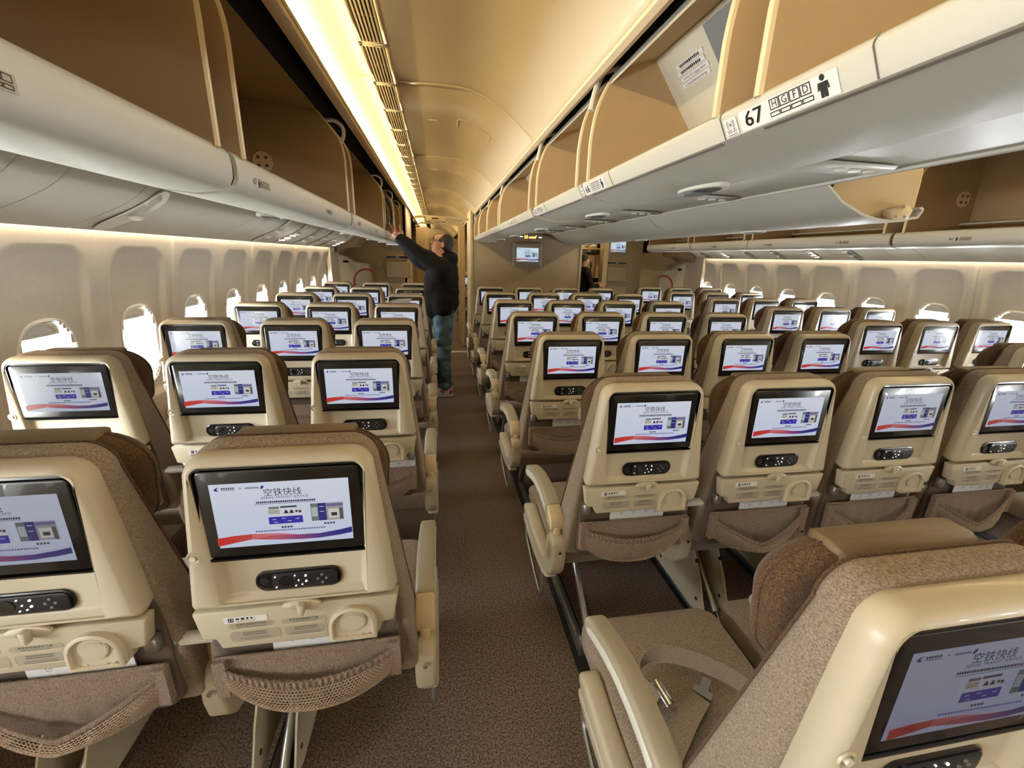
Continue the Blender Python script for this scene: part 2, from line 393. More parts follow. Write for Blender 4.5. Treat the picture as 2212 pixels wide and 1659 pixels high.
def window_parts(side):
    sg = 1 if side < 0 else -1; x0 = -1.492
    def ringpts(x, hw, hh, dz=0): return [(sg * (x - x0 + interp(WPROF, p[1] + WZ) - .016), p[0], p[1] + WZ + dz) for p in ovalr(hw, hh)]
    seq = [(x0 - .012, WHW + .003, WHH + .003, 0), (x0 + .003, WHW + .002, WHH + .002, 0), (x0 + .0055, WHW - .003, WHH - .003, 0), (x0 + .003, WHW - .008, WHH - .008, 0), (x0 - .008, WHW - .012, WHH - .012, 0), (x0 - .03, WHW - .019, WHH - .018, 0), (x0 - .038, WHW - .024, WHH - .024, 0), (x0 - .05, WHW - .023, WHH - .023, 0), (x0 - .085, WHW - .032, WHH - .034, 0), (x0 - .09, WHW - .028, WHH - .03, 0), (x0 - .12, WHW - .035, WHH - .04, 0)]
    v = []; f = []; n = 40
    for q in seq: v += ringpts(*q)
    for k in range(len(seq) - 1):
        for i in range(n): j = (i + 1) % n; f.append((k * n + i, k * n + j, (k + 1) * n + j, (k + 1) * n + i))
    mb = MB(); mb.add(v, f, SCOOP); rim = mb.mesh('window_frame', sharp=50)
    mb = MB(); v = ringpts(x0 - .095, WHW - .02, WHH - .02); v += ringpts(x0 - .099, WHW - .02, WHH - .02)
    mb.add(v, [tuple(range(n)), tuple(range(2 * n - 1, n - 1, -1))] + [(i, (i + 1) % n, n + (i + 1) % n, n + i) for i in range(n)], GLASS); pane = mb.mesh('window_pane')
    mb = MB(); w_ = WHW - .03; top = WZ + WHH - .03
    pts = [(-w_, top - .035), (w_, top - .035)] + [(w_ * 1.02 * cos(a) ** .7 if a < pi / 2 else -w_ * 1.02 * abs(cos(a)) ** .7, top - .035 + .048 * sin(a)) for a in [pi * (k + .5) / 16 for k in range(16)]]
    mb.add(*prism(pts, sg * (x0 - .045), sg * (x0 - .052), 'x'), LABELW); mb.add(*box(*sorted((sg * (x0 - .038), sg * (x0 - .056))), -w_ * .98, w_ * .98, top - .042, top - .032), LABELW); sh = mb.mesh('window_shade')
    return rim, pane, sh
wn = 0
for side in (-1, 1):
    wallo = struct(empty('wall_left' if side < 0 else 'wall_right', (0 if side < 0 else 2 * CX, 0, 0)))
    bays = [wall_bay(side, False), wall_bay(side, True)]; rim, pane, shade = window_parts(side)
    for k in range(-10, 9):
        yc = WY0 + k * BAY + (0 if side < 0 else .02)
        if yc > 6.4: break
        mb = MB(); ppr = [((q[1] - .0125) * (1 if side < 0 else -1), q[0]) for q in WPROF]; mb.add(*sheet(ppr, yc + BAY / 2 - .04, yc + BAY / 2 + .04, .002 * side), WALLM); link('seam_backing', mb.mesh('seam_backing'), wallo)
        link('sidewall_panel', bays[k % 2], wallo, (0, yc, 0))
        wn += 1; we = struct(empty('window_%d' % wn, (0 if side < 0 else 2 * CX, yc, 0)))
        link('window_frame', rim, we); link('window_pane', pane, we); link('window_shade', shade, we)
    # door-zone sidewall ahead of the last window
    ye = yc - BAY / 2 if yc > 6.4 else yc + BAY / 2
    v = []; zs = [q[0] for q in WPROF]
    mb = MB(); pr = [((q[1] if side < 0 else -q[1]), q[0]) for q in WPROF]
    vv, ff = sheet(pr, ye, YF, .02 * side); mb.add(vv, ff, WALLM); link('sidewall_panel', mb.mesh('sidewall_panel'), wallo)
    vv, ff = sheet(pr, YB, WY0 - 10 * BAY - BAY / 2 + .02, .02 * side); mb = MB(); mb.add(vv, ff, WALLM); link('sidewall_panel', mb.mesh('sidewall_panel'), wallo)

# ceiling panels over the aisles
SEAMS = [-4.0, -2.39, -.79, .81, 2.42, 4.0, 5.8, 7.4, 9.0, 10.6, 12.2, 14.5]
CPROF = [(-.172, 2.288), (-.05, 2.289), (.08, 2.288), (.153, 2.283), (.20, 2.272), (.25, 2.255), (.30, 2.229), (.352, 2.196), (.40, 2.161), (.45, 2.120), (.49, 2.085), (.497, 2.070)]
VPROF = [(-.452, 2.236), (-.44, 2.262), (-.415, 2.275), (-.385, 2.287), (-.342, 2.300), (-.31, 2.299), (-.285, 2.290)]
def M(pr, mirror): return [(mir(x), z) for x, z in pr][::-1] if mirror else pr
aisle_ceil = []
for mirror in (False, True):
    mb = MB(); pr = M([(-.505, 2.245), (-.508, 2.225), (-.50, 2.214), (-.47, 2.212), (-.458, 2.220), (-.455, 2.238)], mirror); mb.add(*sheet(pr, YB, YF, .004), CEIL)
    o = struct(mb.obj('trim_1' if not mirror else 'trim_2'))
    mb = MB(); pr = M([(.497, 2.078), (.50, 2.060), (.515, 2.052), (.53, 2.056), (.535, 2.075)], mirror); mb.add(*sheet(pr, YB, YF, .004), CEIL); o = struct(mb.obj('trim_3' if not mirror else 'trim_4'))
    mb = MB(); pr = M([(.535, 2.06), (.545, 2.2), (.60, 2.35)], mirror); mb.add(*sheet(pr, YB, YF, .004), GAP); link('gap_liner', mb.mesh('gap_liner'), ceiling)
    mb = MB(); pr = M([(-.505, 2.24), (-.53, 2.30), (-.62, 2.45)], mirror); mb.add(*sheet(pr, YB, YF, .004), GAP); link('gap_liner', mb.mesh('gap_liner'), ceiling)
    for i, (a, b) in enumerate(zip(SEAMS, SEAMS[1:])):
        mb = MB()
        mb.add(*sheet(M(CPROF, mirror), a + .006, b - .004, .008), CEIL)
        pr2 = [(x, z - .005) for x, z in CPROF]
        mb.add(*sheet(M(pr2, mirror), b - .030, b - .006, .006), CEIL)
        link('ceiling_panel', mb.mesh('ceiling_panel', bev=.0015, seg=1), ceiling)
        mb = MB(); mb.add(*sheet(M(VPROF, mirror), a + .004, b - .004, .006), COVE)
        pr2 = [(x, z - .006) for x, z in VPROF[2:]]; mb.add(*sheet(M(pr2, mirror), b - .02, b - .004, .006), COVE)
        link('cove_panel', mb.mesh('cove_panel'), ceiling)
        if mirror or a > 9.5: continue
        # access panel outline embossed into the ceiling and a small latch
        if b - a < 2.0:
            ym = a + .56; mb = MB()
            pth = [(.14, ym - .06), (.14, ym + .06), (.155, ym + .075), (.20, ym + .075), (.27, ym + .075), (.325, ym + .075), (.34, ym + .06), (.34, ym - .06), (.325, ym - .075), (.27, ym - .075), (.20, ym - .075), (.155, ym - .075)]
            mb.add(*tube([(x, y, interp([(p[0], p[1]) for p in CPROF], x) + .0008) for x, y in pth], .0030, 6, closed=True), CEIL)
            mb.add(*box(-.038, .02, ym - .010, ym + .017, 2.2855, 2.290), CEIL); mb.add(*box(-.030, .012, ym - .002, ym + .009, 2.2845, 2.286), CEIL)
            link('access_panel', mb.mesh('access_panel'), ceiling)
        # air grille with its slats
        n = 4 if b - a < 1.7 else 5; L = (b - a) / n
        for k in range(n):
            y0, y1 = a + k * L, a + (k + 1) * L
            g = empty('air_grille', (-.226, (y0 + y1) / 2, 2.279)); hl = L / 2 - .003
            g['order'] = len(aisle_ceil); aisle_ceil.append(g)
            mb = MB(); w = .057
            for q in (box(-w, -w + .017, -hl, hl, -.004, .012), box(w - .017, w, -hl, hl, -.004, .012), box(-w, w, -hl, -hl + .018, -.004, .012), box(-w, w, hl - .018, hl, -.004, .012)): mb.add(*q, CEIL)
            mb.add(*box(-w, w, -hl, hl, .014, .018), GAP)
            mb.add(*box(-.04, .04, -.002, .002, .0, .008), CEIL)
            link('grille_frame', mb.mesh('grille_frame', bev=.002, seg=1), g)
            if 'slatm' not in globals() or abs(slatL - hl) > .001:
                sb = MB(); sb.add(*box(-.0035, .0035, -hl + .018, hl - .018, -.003, .010), CEIL); slatm = sb.mesh('slat'); slatL = hl
            for s_ in range(6): link('slat', slatm, g, (-.0335 + s_ * .0134, 0, 0))
ORD = ['first', 'second', 'third', 'fourth', 'fifth', 'sixth', 'seventh', 'eighth', 'ninth', 'tenth', 'eleventh', 'twelfth', 'thirteenth', 'fourteenth', 'fifteenth', 'sixteenth', 'seventeenth', 'eighteenth', 'nineteenth', 'twentieth']
vis = [g for g in aisle_ceil if g.location.y > .6]
for g in aisle_ceil:
    if g in vis:
        i = vis.index(g); tag(g, 'slatted cream air grille beside the glowing cove, %s along the ceiling from the camera' % (ORD[i] if i < 20 else 'twenty-' + ORD[i - 20]), 'air grille', 'ceiling air grilles')
    else: tag(g, 'slatted cream air grille above and behind the camera, %s of the unseen ones' % ORD[[q for q in aisle_ceil if q not in vis].index(g)], 'air grille', 'ceiling air grilles behind the camera')

# ------------------------------------------------------------------ overhead bins
BIN = {
 'L': dict(x=-.5, s=-1, prof=[(.022, 1.738), (.008, 1.735), (-.001, 1.722), (-.004, 1.70), (-.003, 1.672), (.006, 1.652), (.03, 1.640), (.09, 1.633), (.17, 1.640), (.26, 1.660), (.35, 1.690), (.45, 1.736), (.53, 1.80)],
           side=[(0.0, 1.73), (0.0, 1.90), (.0, 2.0), (.008, 2.06), (.03, 2.113), (.075, 2.168), (.125, 2.226), (.5, 2.26), (.53, 1.82), (.43, 1.75), (.30, 1.69), (.17, 1.655), (.05, 1.652)]),
 'C': dict(x=.508, s=1, prof=[(.022, 1.764), (.010, 1.763), (.001, 1.756), (.0, 1.748), (.018, 1.716), (.035, 1.712), (.048, 1.712), (.09, 1.700), (.16, 1.694), (.24, 1.700), (.32, 1.718), (.43, 1.762), (.53, 1.833)],
           side=[(.002, 1.755), (.002, 1.82), (.004, 1.89), (.018, 1.969), (.05, 2.041), (.09, 2.092), (.205, 2.128), (.36, 1.935), (.465, 1.812), (.40, 1.766), (.32, 1.735), (.2, 1.712), (.06, 1.722)]),
}
BIN['R'] = dict(BIN['L'], x=mir(-.5), s=1); BIN['D'] = dict(BIN['C'], x=mir(.508), s=-1)
def decal_person(mb, org, ux, uz, h):
    a = lambda pts: flatpoly(mb, [(p[0] * h, p[1] * h) for p in pts], org, ux, uz, INK)
    a([(.15 * cos(t * pi / 5), .40 + .15 * sin(t * pi / 5)) for t in range(10)])
    a([(-.28, .2), (.28, .2), (.34, -.15), (.24, -.15), (.2, .05), (.2, -.5), (.02, -.5), (0, -.2), (-.02, -.5), (-.2, -.5), (-.2, .05), (-.24, -.15), (-.34, -.15)])
def frame_lines(mb, a0, a1, b0, b1, t, org, ux, uz):
    for r in (rect(a0, a1, b0, b0 + t), rect(a0, a1, b1 - t, b1), rect(a0, a0 + t, b0, b1), rect(a1 - t, a1, b0, b1)): flatpoly(mb, r, org, ux, uz, INK)
def make_bin(side, y0, y1, label, group, rows=(), seam_plain=True):
    d = BIN[side]; s = d['s']; X = lambda t: d['x'] + s * t
    root = empty('overhead_bin', (d['x'], (y0 + y1) / 2, 1.65)); ox, oy, oz = root.location
    tag(root, label, 'overhead bin', group)
    def pt(pr): return [(X(t) - ox, z - oz) for t, z in pr]
    pr = pt(d['prof'])
    mb = MB(); vv, ff = sheet(pr, y0 - oy - .055, y1 - oy + .055, .010 * s, 1); mb.add(vv, ff, BINW)
    bk = link('bucket', mb.mesh('bucket', sharp=45), root)
    side_p = pt(d['side'])
    mb = MB(); mb.add(*prism(side_p, -.009, .009), TAN_SHADED if side in 'LR' else TAN); sp = mb.mesh('side_panel')
    edge = d['side'][:7] if side in 'LR' else d['side'][:6]
    mb = MB(); mb.add(*tube([(x, 0, z) for x, z in [(p[0], p[1]) for p in pt(smooth2(edge))]], .0085, 8), TRIMC); et = mb.mesh('edge_trim')
    for y in (y0, y1):
        o = link('side_panel', sp, root, (0, y - oy, 0)); link('edge_trim', et, o)
    mb = MB(); bp = pt([(.52, 1.80), (.50, 2.26)] if side in 'LR' else [(.462, 1.80), (.345, 1.933), (.20, 2.121)])
    mb.add(*sheet(bp, y0 - oy, y1 - oy, .006), TAN_SHADED if side in 'LR' else LINEW)
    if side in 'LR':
        mb2 = pt([(.12, 2.232), (.5, 2.262)]); mb.add(*sheet(mb2, y0 - oy, y1 - oy, .006), TAN_SHADED)
    else:
        mb2 = pt([(.052, 2.040), (.085, 2.088), (.20, 2.121)]); mb.add(*sheet(mb2, y0 - oy, y1 - oy, .006), LINEW)
    link('back_panel', mb.mesh('back_panel'), root)
    # bucket floor lining
    mb = MB(); fl = pt([(t, z + .014) for t, z in d['prof'][6:]] if side in 'LR' else [(t, z + .013) for t, z in d['prof'][7:]]); mb.add(*sheet(fl, y0 - oy, y1 - oy, .003), TAN); link('lining', mb.mesh('lining'), root)
    # latch cup under the lip
    mb = MB(); yc = (y0 + y1) / 2 - oy + (.10 if side == 'L' else 0)
    tl, zl = (.22, 1.648) if side in 'LR' else (.21, 1.694)
    cx_ = X(tl) - ox; cz_ = zl - oz - .003
    mb.add(*prism([(cx_ + .045 * sin(a) , yc + .10 * cos(a)) for a in [2 * pi * k / 24 for k in range(24)]], cz_ - .004, cz_ + .006, 'z'), WHITEP)
    mb.add(*prism([(cx_ + .030 * sin(a) , yc + .075 * cos(a)) for a in [2 * pi * k / 20 for k in range(20)]], cz_ - .0055, cz_ - .003, 'z'), DKMET)
    mb.add(*prism([(cx_ + .030 * sin(a), yc + .075 * cos(a)) for a in [pi * k / 10 - pi / 2 for k in range(11)]], cz_ - .009, cz_ - .004, 'z'), BLUEF)
    link('latch', mb.mesh('latch'), root)
    # seam lines of the lip face
    mb = MB()
    if side in 'CD':
        mb.add(*sheet(pt([(.0195, 1.7145), (.024, 1.7125)]), y0 - oy, y1 - oy, -.002 * s), INKG)
        for yy in [r[1] for r in rows]:
            for q in (-.155, .13): mb.add(*sheet([(x - s * .0009, z) for x, z in pt([(.006, 1.762), (.0, 1.752), (.0, 1.748), (.018, 1.716)])], yy - oy + q, yy - oy + q + .0016, .001 * -s), INKG)
        link('lip_seam', mb.mesh('lip_seam'), root)
    for num, yy, style in rows:
        mb = MB(); nx = Vector((-s, 0, 0))
        if side in 'CD':
            uz = Vector((-s * .018, 0, .032)).normalized(); n_ = Vector((-s * .87, 0, -.49)); org = Vector((X(.0095) - ox, yy - oy, 1.7315 - oz)) + n_ * .0012
        else:
            uz = Vector((0, 0, 1)); org = Vector((X(-.0052) - ox, yy - oy, 1.683 - oz))
        ux = Vector((0, -1, 0)) if side in 'CR' else Vector((0, 1, 0))
        if side == 'C':
            flatpoly(mb, rect(-.085, .105, -.0155, .0160), org, ux, uz, LABELW); o2 = org + n_ * .0006
            put_text(mb, num, .034, o2 + ux * -.052, ux, uz, INK, sx=1.25); put_text(mb, num, .034, o2 + ux * -.0505, ux, uz, INK, sx=1.25)
            for k, L_ in enumerate('HGFD'):
                frame_lines(mb, -.014 + k * .0195, .0045 + k * .0195, -.001, .0145, .0015, o2, ux, uz); put_text(mb, L_, .0150, o2 + ux * (-.0045 + k * .0195) + uz * .0066, ux, uz, INK)
                frame_lines(mb, -.016 + k * .0205, .0035 + k * .0205, -.011, -.004, .0015, o2, ux, uz)
            decal_person(mb, o2 + ux * .082 + uz * .001, ux, uz, .028)
            # wi-fi mark
            w0 = o2 - ux * .108 ; flatpoly(mb, rect(-.0165, .0165, -.0145, .014), w0 - n_ * .0003, ux, uz, LABELW)
            put_text(mb, 'Wi-Fi', .0105, w0 - uz * .0075, ux, uz, INK); flatpoly(mb, rect(-.012, .012, -.0135, -.0125), w0, ux, uz, INK)
            for rad in (.006, .009):
                for sg in (-1, 1):
                    for t in range(4):
                        a = radians(-45 + t * 24); b = radians(-45 + (t + 1) * 24)
                        flatpoly(mb, [(sg * rad * cos(a), .004 + rad * sin(a)), (sg * (rad + .0011) * cos(a), .004 + (rad + .0011) * sin(a)), (sg * (rad + .0011) * cos(b), .004 + (rad + .0011) * sin(b)), (sg * rad * cos(b), .004 + rad * sin(b))], w0, ux, uz, INK)
            flatpoly(mb, [(0, .009), (.001, .005), (.0045, .003), (.001, .003), (.0005, 0), (-.0005, 0), (-.001, .003), (-.0045, .003), (-.001, .005)], w0, ux, uz, INK)
        else:
            put_text(mb, num, .024, org + ux * -.045, ux, uz, INK); decal_person(mb, org + ux * -.014, ux, uz, .022)
            flatpoly(mb, rect(0, .065, -.011, .010), org, ux, uz, PILL); o2 = org + Vector((-s, 0, 0)) * .0006
            for k in range(4): frame_lines(mb, .002 + k * .0145, .0155 + k * .0145, -.001, .008, .0011, o2, ux, uz); frame_lines(mb, .002 + k * .0145, .0155 + k * .0145, -.0085, -.003, .0011, o2, ux, uz)
        link('placard', mb.mesh('placard'), root)
    return root
def smooth2(pts):
    return [(p[0], p[2]) for p in smoothpath([(a, 0, b) for a, b in pts], 4)]

LB = [(-3.5, -1.95, []), (-1.83, -.26, []), (-.14, 1.205, [('68', .62, 0)]), (1.345, 2.75, [('67', 1.44, 0), ('66', 2.25, 0)]), (2.93, 4.47, [('65', 3.06, 0), ('64', 3.88, 0)]), (4.62, 5.45, [('63', 4.8, 0)]), (5.57, 6.42, [])]
nm = ['behind the camera', 'just behind the camera', 'over the first row', 'with the 67 and 66 placards', 'just before the reaching man', 'holding the black backpack', 'last before the crew wall']
for (a, b, r), n in zip(LB, nm): make_bin('L', a, b, 'open empty white wall-side bin by the man, ' + n if n != 'holding the black backpack' else 'open white overhead bin holding the black backpack the man reaches for', 'wall-side overhead bins by the man', r)
CB = [(-3.3, -1.7, []), (-1.6, -.15, []), (-.03, .703, [('67', .665, 0)]), (.813, 1.512, [('66', 1.478, 0)]), (1.638, 2.312, [('65', 2.29, 0)]), (2.499, 3.66, [('64', 3.10, 0)]), (3.76, 4.56, [('63', 3.92, 0)]), (4.64, 5.47, []), (5.55, 6.22, [])]
nm = ['behind the camera', 'just behind the camera', 'with the large 67 and Wi-Fi placard', 'with warning stickers and dark mirror inside', 'third ahead of the camera', 'fourth ahead, above the third seat row', 'fifth ahead, above the fourth seat row', 'sixth ahead of the camera', 'ending at the bulkhead']
for (a, b, r), n in zip(CB, nm): make_bin('C', a, b, 'open empty centre bin over the standing man\'s aisle, ' + n, 'centre overhead bins facing the man', r)
DB = [(1.76, 3.26, []), (3.38, 4.7, []), (4.82, 6.2, [])]
nm = ['lowered with its hinge bracket showing', 'second of the three lowered', 'closest to the monitor bulkhead']
for (a, b, r), n in zip(DB, nm): make_bin('D', a, b, 'white centre bin turned toward the far aisle, ' + n, 'centre overhead bins facing the far aisle', r)
RB = [(-3.0, -1.2, []), (-1.05, .75, []), (.9, 2.60, [('67', 1.5, 0), ('66', 2.25, 0)]), (2.735, 4.08, [('65', 3.05, 0), ('64', 3.85, 0)]), (4.20, 5.12, [('63', 4.7, 0)]), (5.25, 6.30, [('62', 5.6, 0)])]
nm = ['behind the camera', 'beyond the frame edge', 'with a round hinge plate inside', 'second from the frame edge', 'third from the frame edge, shorter', 'last before the far exit door']
for (a, b, r), n in zip(RB, nm): make_bin('R', a, b, 'open tan-lined wall bin above the far windows, ' + n, 'wall-side overhead bins over the far windows', r)

# hinge plates inside bins, stickers and mirror inside the second centre bin, hinge bracket of the lowered bin
def hinge_plate(x, y, z, label):
    mb = MB(); mb.add(*disc(0, 0, .05, -.004, .004, 24), TAN)
    for a in (45, 135, 225, 315): mb.add(*disc(.028 * cos(radians(a)), .028 * sin(radians(a)), .008, -.008, -.003, 10), DKMET)
    mb.add(*box(-.045, .045, -.007, -.003, -.004, .004), TAN)
    return mb.mesh('hinge_plate')
hp = hinge_plate(0, 0, 0, '')
for root in [o for o in COL.objects if o.name.startswith('overhead_bin')]:
    y0y1 = None
    for ch in root.children:
        if ch.name.startswith('side_panel') and ch.location.y > 0:
            dx = -.42 if root.location.x < 0 else (.40 if root.location.x > 3 else None)
            if dx: link('hinge_plate', hp, root, (dx * 1.0, ch.location.y - .012, .312))
b2 = [o for o in COL.objects if o.name.startswith('overhead_bin') and 'mirror' in o['label']][0]
nW = Vector((-.792, 0, -.611)); uW = Vector((-.611, 0, .792)); oW = Vector((.853, 0, 1.933)) - b2.location
def wall_item(nm, y0, y1, w0, w1, m, th=.0015, txt=None, size=.011, dash=0):
    """flat piece on the slanted back wall of the bin: w is the distance up the slope from z = 1.933"""
    mb = MB(); c = Vector((oW.x, -b2.location.y, oW.z)) + nW * .0075
    q = [c + uW * w + Vector((0, y, 0)) for y, w in ((y1, w0), (y0, w0), (y0, w1), (y1, w1))]
    v = [tuple(p) for p in q] + [tuple(p + nW * th) for p in q]
    mb.add(v, [(0, 1, 2, 3), (7, 6, 5, 4), (0, 1, 5, 4), (1, 2, 6, 5), (2, 3, 7, 6), (3, 0, 4, 7)], m)
    o_ = c + nW * (th + .0006) + uW * ((w0 + w1) / 2) + Vector((0, (y0 + y1) / 2, 0))
    if txt: put_text(mb, txt, size, o_, (0, -1, 0), uW, INK)
    if dash: dashes(mb, -.05, .05, 0, dash, o_, (0, -1, 0), uW, INK)
    link(nm, mb.mesh(nm), b2)
wall_item('mirror', .86, 1.255, .075, .225, BLUEF)
wall_item('sticker', 1.29, 1.425, .170, .184, LABELW, dash=.009); wall_item('sticker', 1.295, 1.43, .153, .167, LABELW, dash=.009)
wall_item('sticker', 1.29, 1.425, .134, .147, LABELW, txt='Do Not Put Luggage Above', size=.0100); wall_item('sticker', 1.295, 1.43, .116, .129, LABELW, txt='or Outside Between Storage', size=.0095)
def hinge_arm(root, y, pts):
    mb = MB(); 
    for p in (0,): mb.add(*tube(smoothpath(pts, 4), .010, 8), WHITEP)
    link('hinge_arm', mb.mesh('hinge_arm'), root, (0, y, 0))
for root in [o for o in COL.objects if o.name.startswith('overhead_bin')]:
    x = root.location.x; ych = [c.location.y for c in root.children if c.name.startswith('side_panel')]
    if x < 0: hinge_arm(root, max(ych) + .06, [(-.10, 0, .550), (-.05, 0, .553), (-.01, 0, .525), (-.005, 0, .48), (-.03, 0, .430)])
    elif x < 1: hinge_arm(root, max(ych) + .05, [(.10, 0, .46), (.045, 0, .44), (.02, 0, .38), (.012, 0, .33)])
d1 = [o for o in COL.objects if o.name.startswith('overhead_bin') and 'hinge bracket' in o['label']][0]
yb = -.75 - .010
mb = MB(); mb.add(*prism([(-.17, .10), (-.10, .12), (-.06, .10), (-.075, .06), (-.16, .055)], yb - .05, yb), STEEL)
for q in ((-.145, .105), (-.15, .068), (-.10, .068), (-.12, .108)): mb.add(*disc(q[0], q[1], .008, yb - .055, yb - .049, 10), DKMET)
link('hinge_bracket', mb.mesh('hinge_bracket', bev=.003, seg=1), d1)
mb = MB(); mb.add(*tube([(-.44, yb - .01, .25), (-.38, yb - .01, .36), (-.36, yb - .01, .42)], .012, 6), BLACKM); link('gas_strut', mb.mesh('gas_strut'), d1)

# centre underside with reading-light units, and the two outboard service panels
mb = MB(); mb.add(*sheet([(1.03, 1.830), (1.10, 1.836), (1.33, 1.838), (1.55, 1.836), (1.60, 1.833)], YB, 6.25, .01, 1), BINW)
centre_soffit = struct(mb.obj('ceiling_soffit'))
mb = MB(); mb.add(*tube([(1.602, YB, 1.833), (1.602, 6.25, 1.833)], .011, 8), BINW); struct(mb.obj('trim_5'))
mb = MB(); mb.add(*sheet([(1.61, 1.84), (1.72, 1.865), (1.90, 1.91), (2.04, 1.98), (2.12, 2.06), (2.14, 2.16)], YB, 1.70, .012, 1), BINW)
o = mb.obj('overhead_bin'); tag(o, 'closed white centre bin above the far aisle, swung up against the ceiling', 'overhead bin')
def service_unit(y, lit, label):
    r = empty('passenger_service_unit', (1.33, y, 1.832)); tag(r, label, 'service unit', 'centre service units')
    mb = MB(); mb.add(*prism([(-.24, -.05), (-.20, -.075), (.20, -.075), (.24, -.03), (.24, .03), (.20, .075), (-.20, .075), (-.24, .05)], -.008, .0, 'z'), BINW); link('housing', mb.mesh('housing', bev=.003, seg=1), r)
    for k in range(3):
        mb = MB(); mb.add(*prism([(.05 + k * .06 + .018 * cos(a), .018 * sin(a)) for a in [2 * pi * q / 14 for q in range(14)]], -.014, -.008, 'z'), WHITEP); link('reading_light', mb.mesh('reading_light'), r)
    if lit:
        mb = MB(); mb.add(*box(-.12, -.085, -.014, .014, -.019, -.008), AMBER); mb.add(*box(-.075, -.05, -.014, .014, -.019, -.008), mat('lit_sign_red', (235, 90, 60), .4, emit=1.4)); mb.add(*box(-.045, -.01, -.014, .014, -.019, -.008), WHITEL); link('lit_sign', mb.mesh('lit_sign'), r)
for k in range(7):
    y = -.15 + k * .813 + .75
    service_unit(y, k == 0, 'pale reading-light unit under the centre bins, ' + (['with the lit seat belt sign', 'second ahead of the camera', 'third ahead of the camera', 'fourth ahead of the camera', 'fifth ahead of the camera', 'sixth ahead of the camera', 'close to the bulkhead'][k]))
PS = [(-.93, 1.80), (-1.02, 1.782), (-1.061, 1.757), (-1.088, 1.724), (-1.133, 1.684), (-1.178, 1.656), (-1.228, 1.632), (-1.318, 1.593), (-1.386, 1.562), (-1.386, 1.570)]
def PSx(z): return None
def psu_point(t):
    """point and downward normal on the near service panel, t = 0 at the wall .. 1 at the bin"""
    P = PS[2:9][::-1]; L = [0]
    for a, b in zip(P, P[1:]): L.append(L[-1] + math.hypot(b[0] - a[0], b[1] - a[1]))
    d = t * L[-1]
    for i in range(len(P) - 1):
        if d <= L[i + 1] + 1e-9:
            q = (d - L[i]) / (L[i + 1] - L[i]); x = P[i][0] + (P[i + 1][0] - P[i][0]) * q; z = P[i][1] + (P[i + 1][1] - P[i][1]) * q
            tx, tz = P[i + 1][0] - P[i][0], P[i + 1][1] - P[i][1]; l = math.hypot(tx, tz); return x, z, tz / l, -tx / l
for side in (-1, 1):
    X = (lambda x: x) if side < 0 else mir
    S0 = struct(empty('trim_6' if side < 0 else 'trim_7'))
    segs = [-4.0, -2.35, -.72, .96, 1.28, 1.45, 1.62, 1.98, 3.05, 3.30, 4.68, 4.90, 6.30]
    for a, b in zip(segs, segs[1:]):
        mb = MB(); pr = [(X(x), z) for x, z in PS]; vv, ff = sheet(pr, a + .0022, b - .0022, .01 * side); mb.add(vv, ff, BINW)
        link('service_panel', mb.mesh('service_panel', sharp=50), S0)
    # reading light wells: capsule slots across the panel, as pieces of the panel
    for k, yy in enumerate([2.1 - 1.53, 2.10, 3.64, 4.09, 4.58, 5.07, 5.55, 6.03]):
        hw = .060 if k < 2 else .042
        def ring(ins, dn, t0=.04, t1=.92):
            out = []
            for i in range(28):
                a = 2 * pi * i / 28; c, s_ = cos(a), sin(a); tt = (t0 + t1) / 2 + ((t1 - t0) / 2 - ins) * (abs(c) ** .6) * (1 if c > 0 else -1); w = (hw - ins * .45) * (abs(s_) ** .8) * (1 if s_ > 0 else -1)
                x, z, nx, nz = psu_point(max(0, min(1, tt))); dirn = 1
                out.append((X(x) , yy + w, z - dn - .004))
            return out
        R1, R2, R3 = ring(0, .002), ring(.012, .0055), ring(.05, -.0015)
        v = R1 + R2 + R3; n = 28; f = []
        for q in (0, 1):
            for i in range(n): j = (i + 1) % n; f.append((q * n + i, q * n + j, (q + 1) * n + j, (q + 1) * n + i))
        f.append(tuple(2 * n + i for i in range(n)))
        mb = MB(); mb.add(v, f, SCOOP if side < 0 else BLUEF); link('light_well', mb.mesh('light_well', sharp=30), S0)
        for tt in ((.45,) if k < 2 else (.35, .6)):
            x, z, nx, nz = psu_point(tt); mb = MB(); mb.add(*ell(X(x), yy + .02, z - .012, .030, .024, .016, 12, 6), WHITEP); link('reading_light', mb.mesh('reading_light'), S0)
        if k in (3, 7) and side < 0 or k in (3, 6) and side > 0:
            for tt in (.25, .38, .50):
                x, z, nx, nz = psu_point(tt); mb = MB(); mb.add(*box(X(x) - .022, X(x) + .022, yy - .02, yy - .006, z - .018, z - .009), WHITEL); link('lit_sign', mb.mesh('lit_sign'), S0)

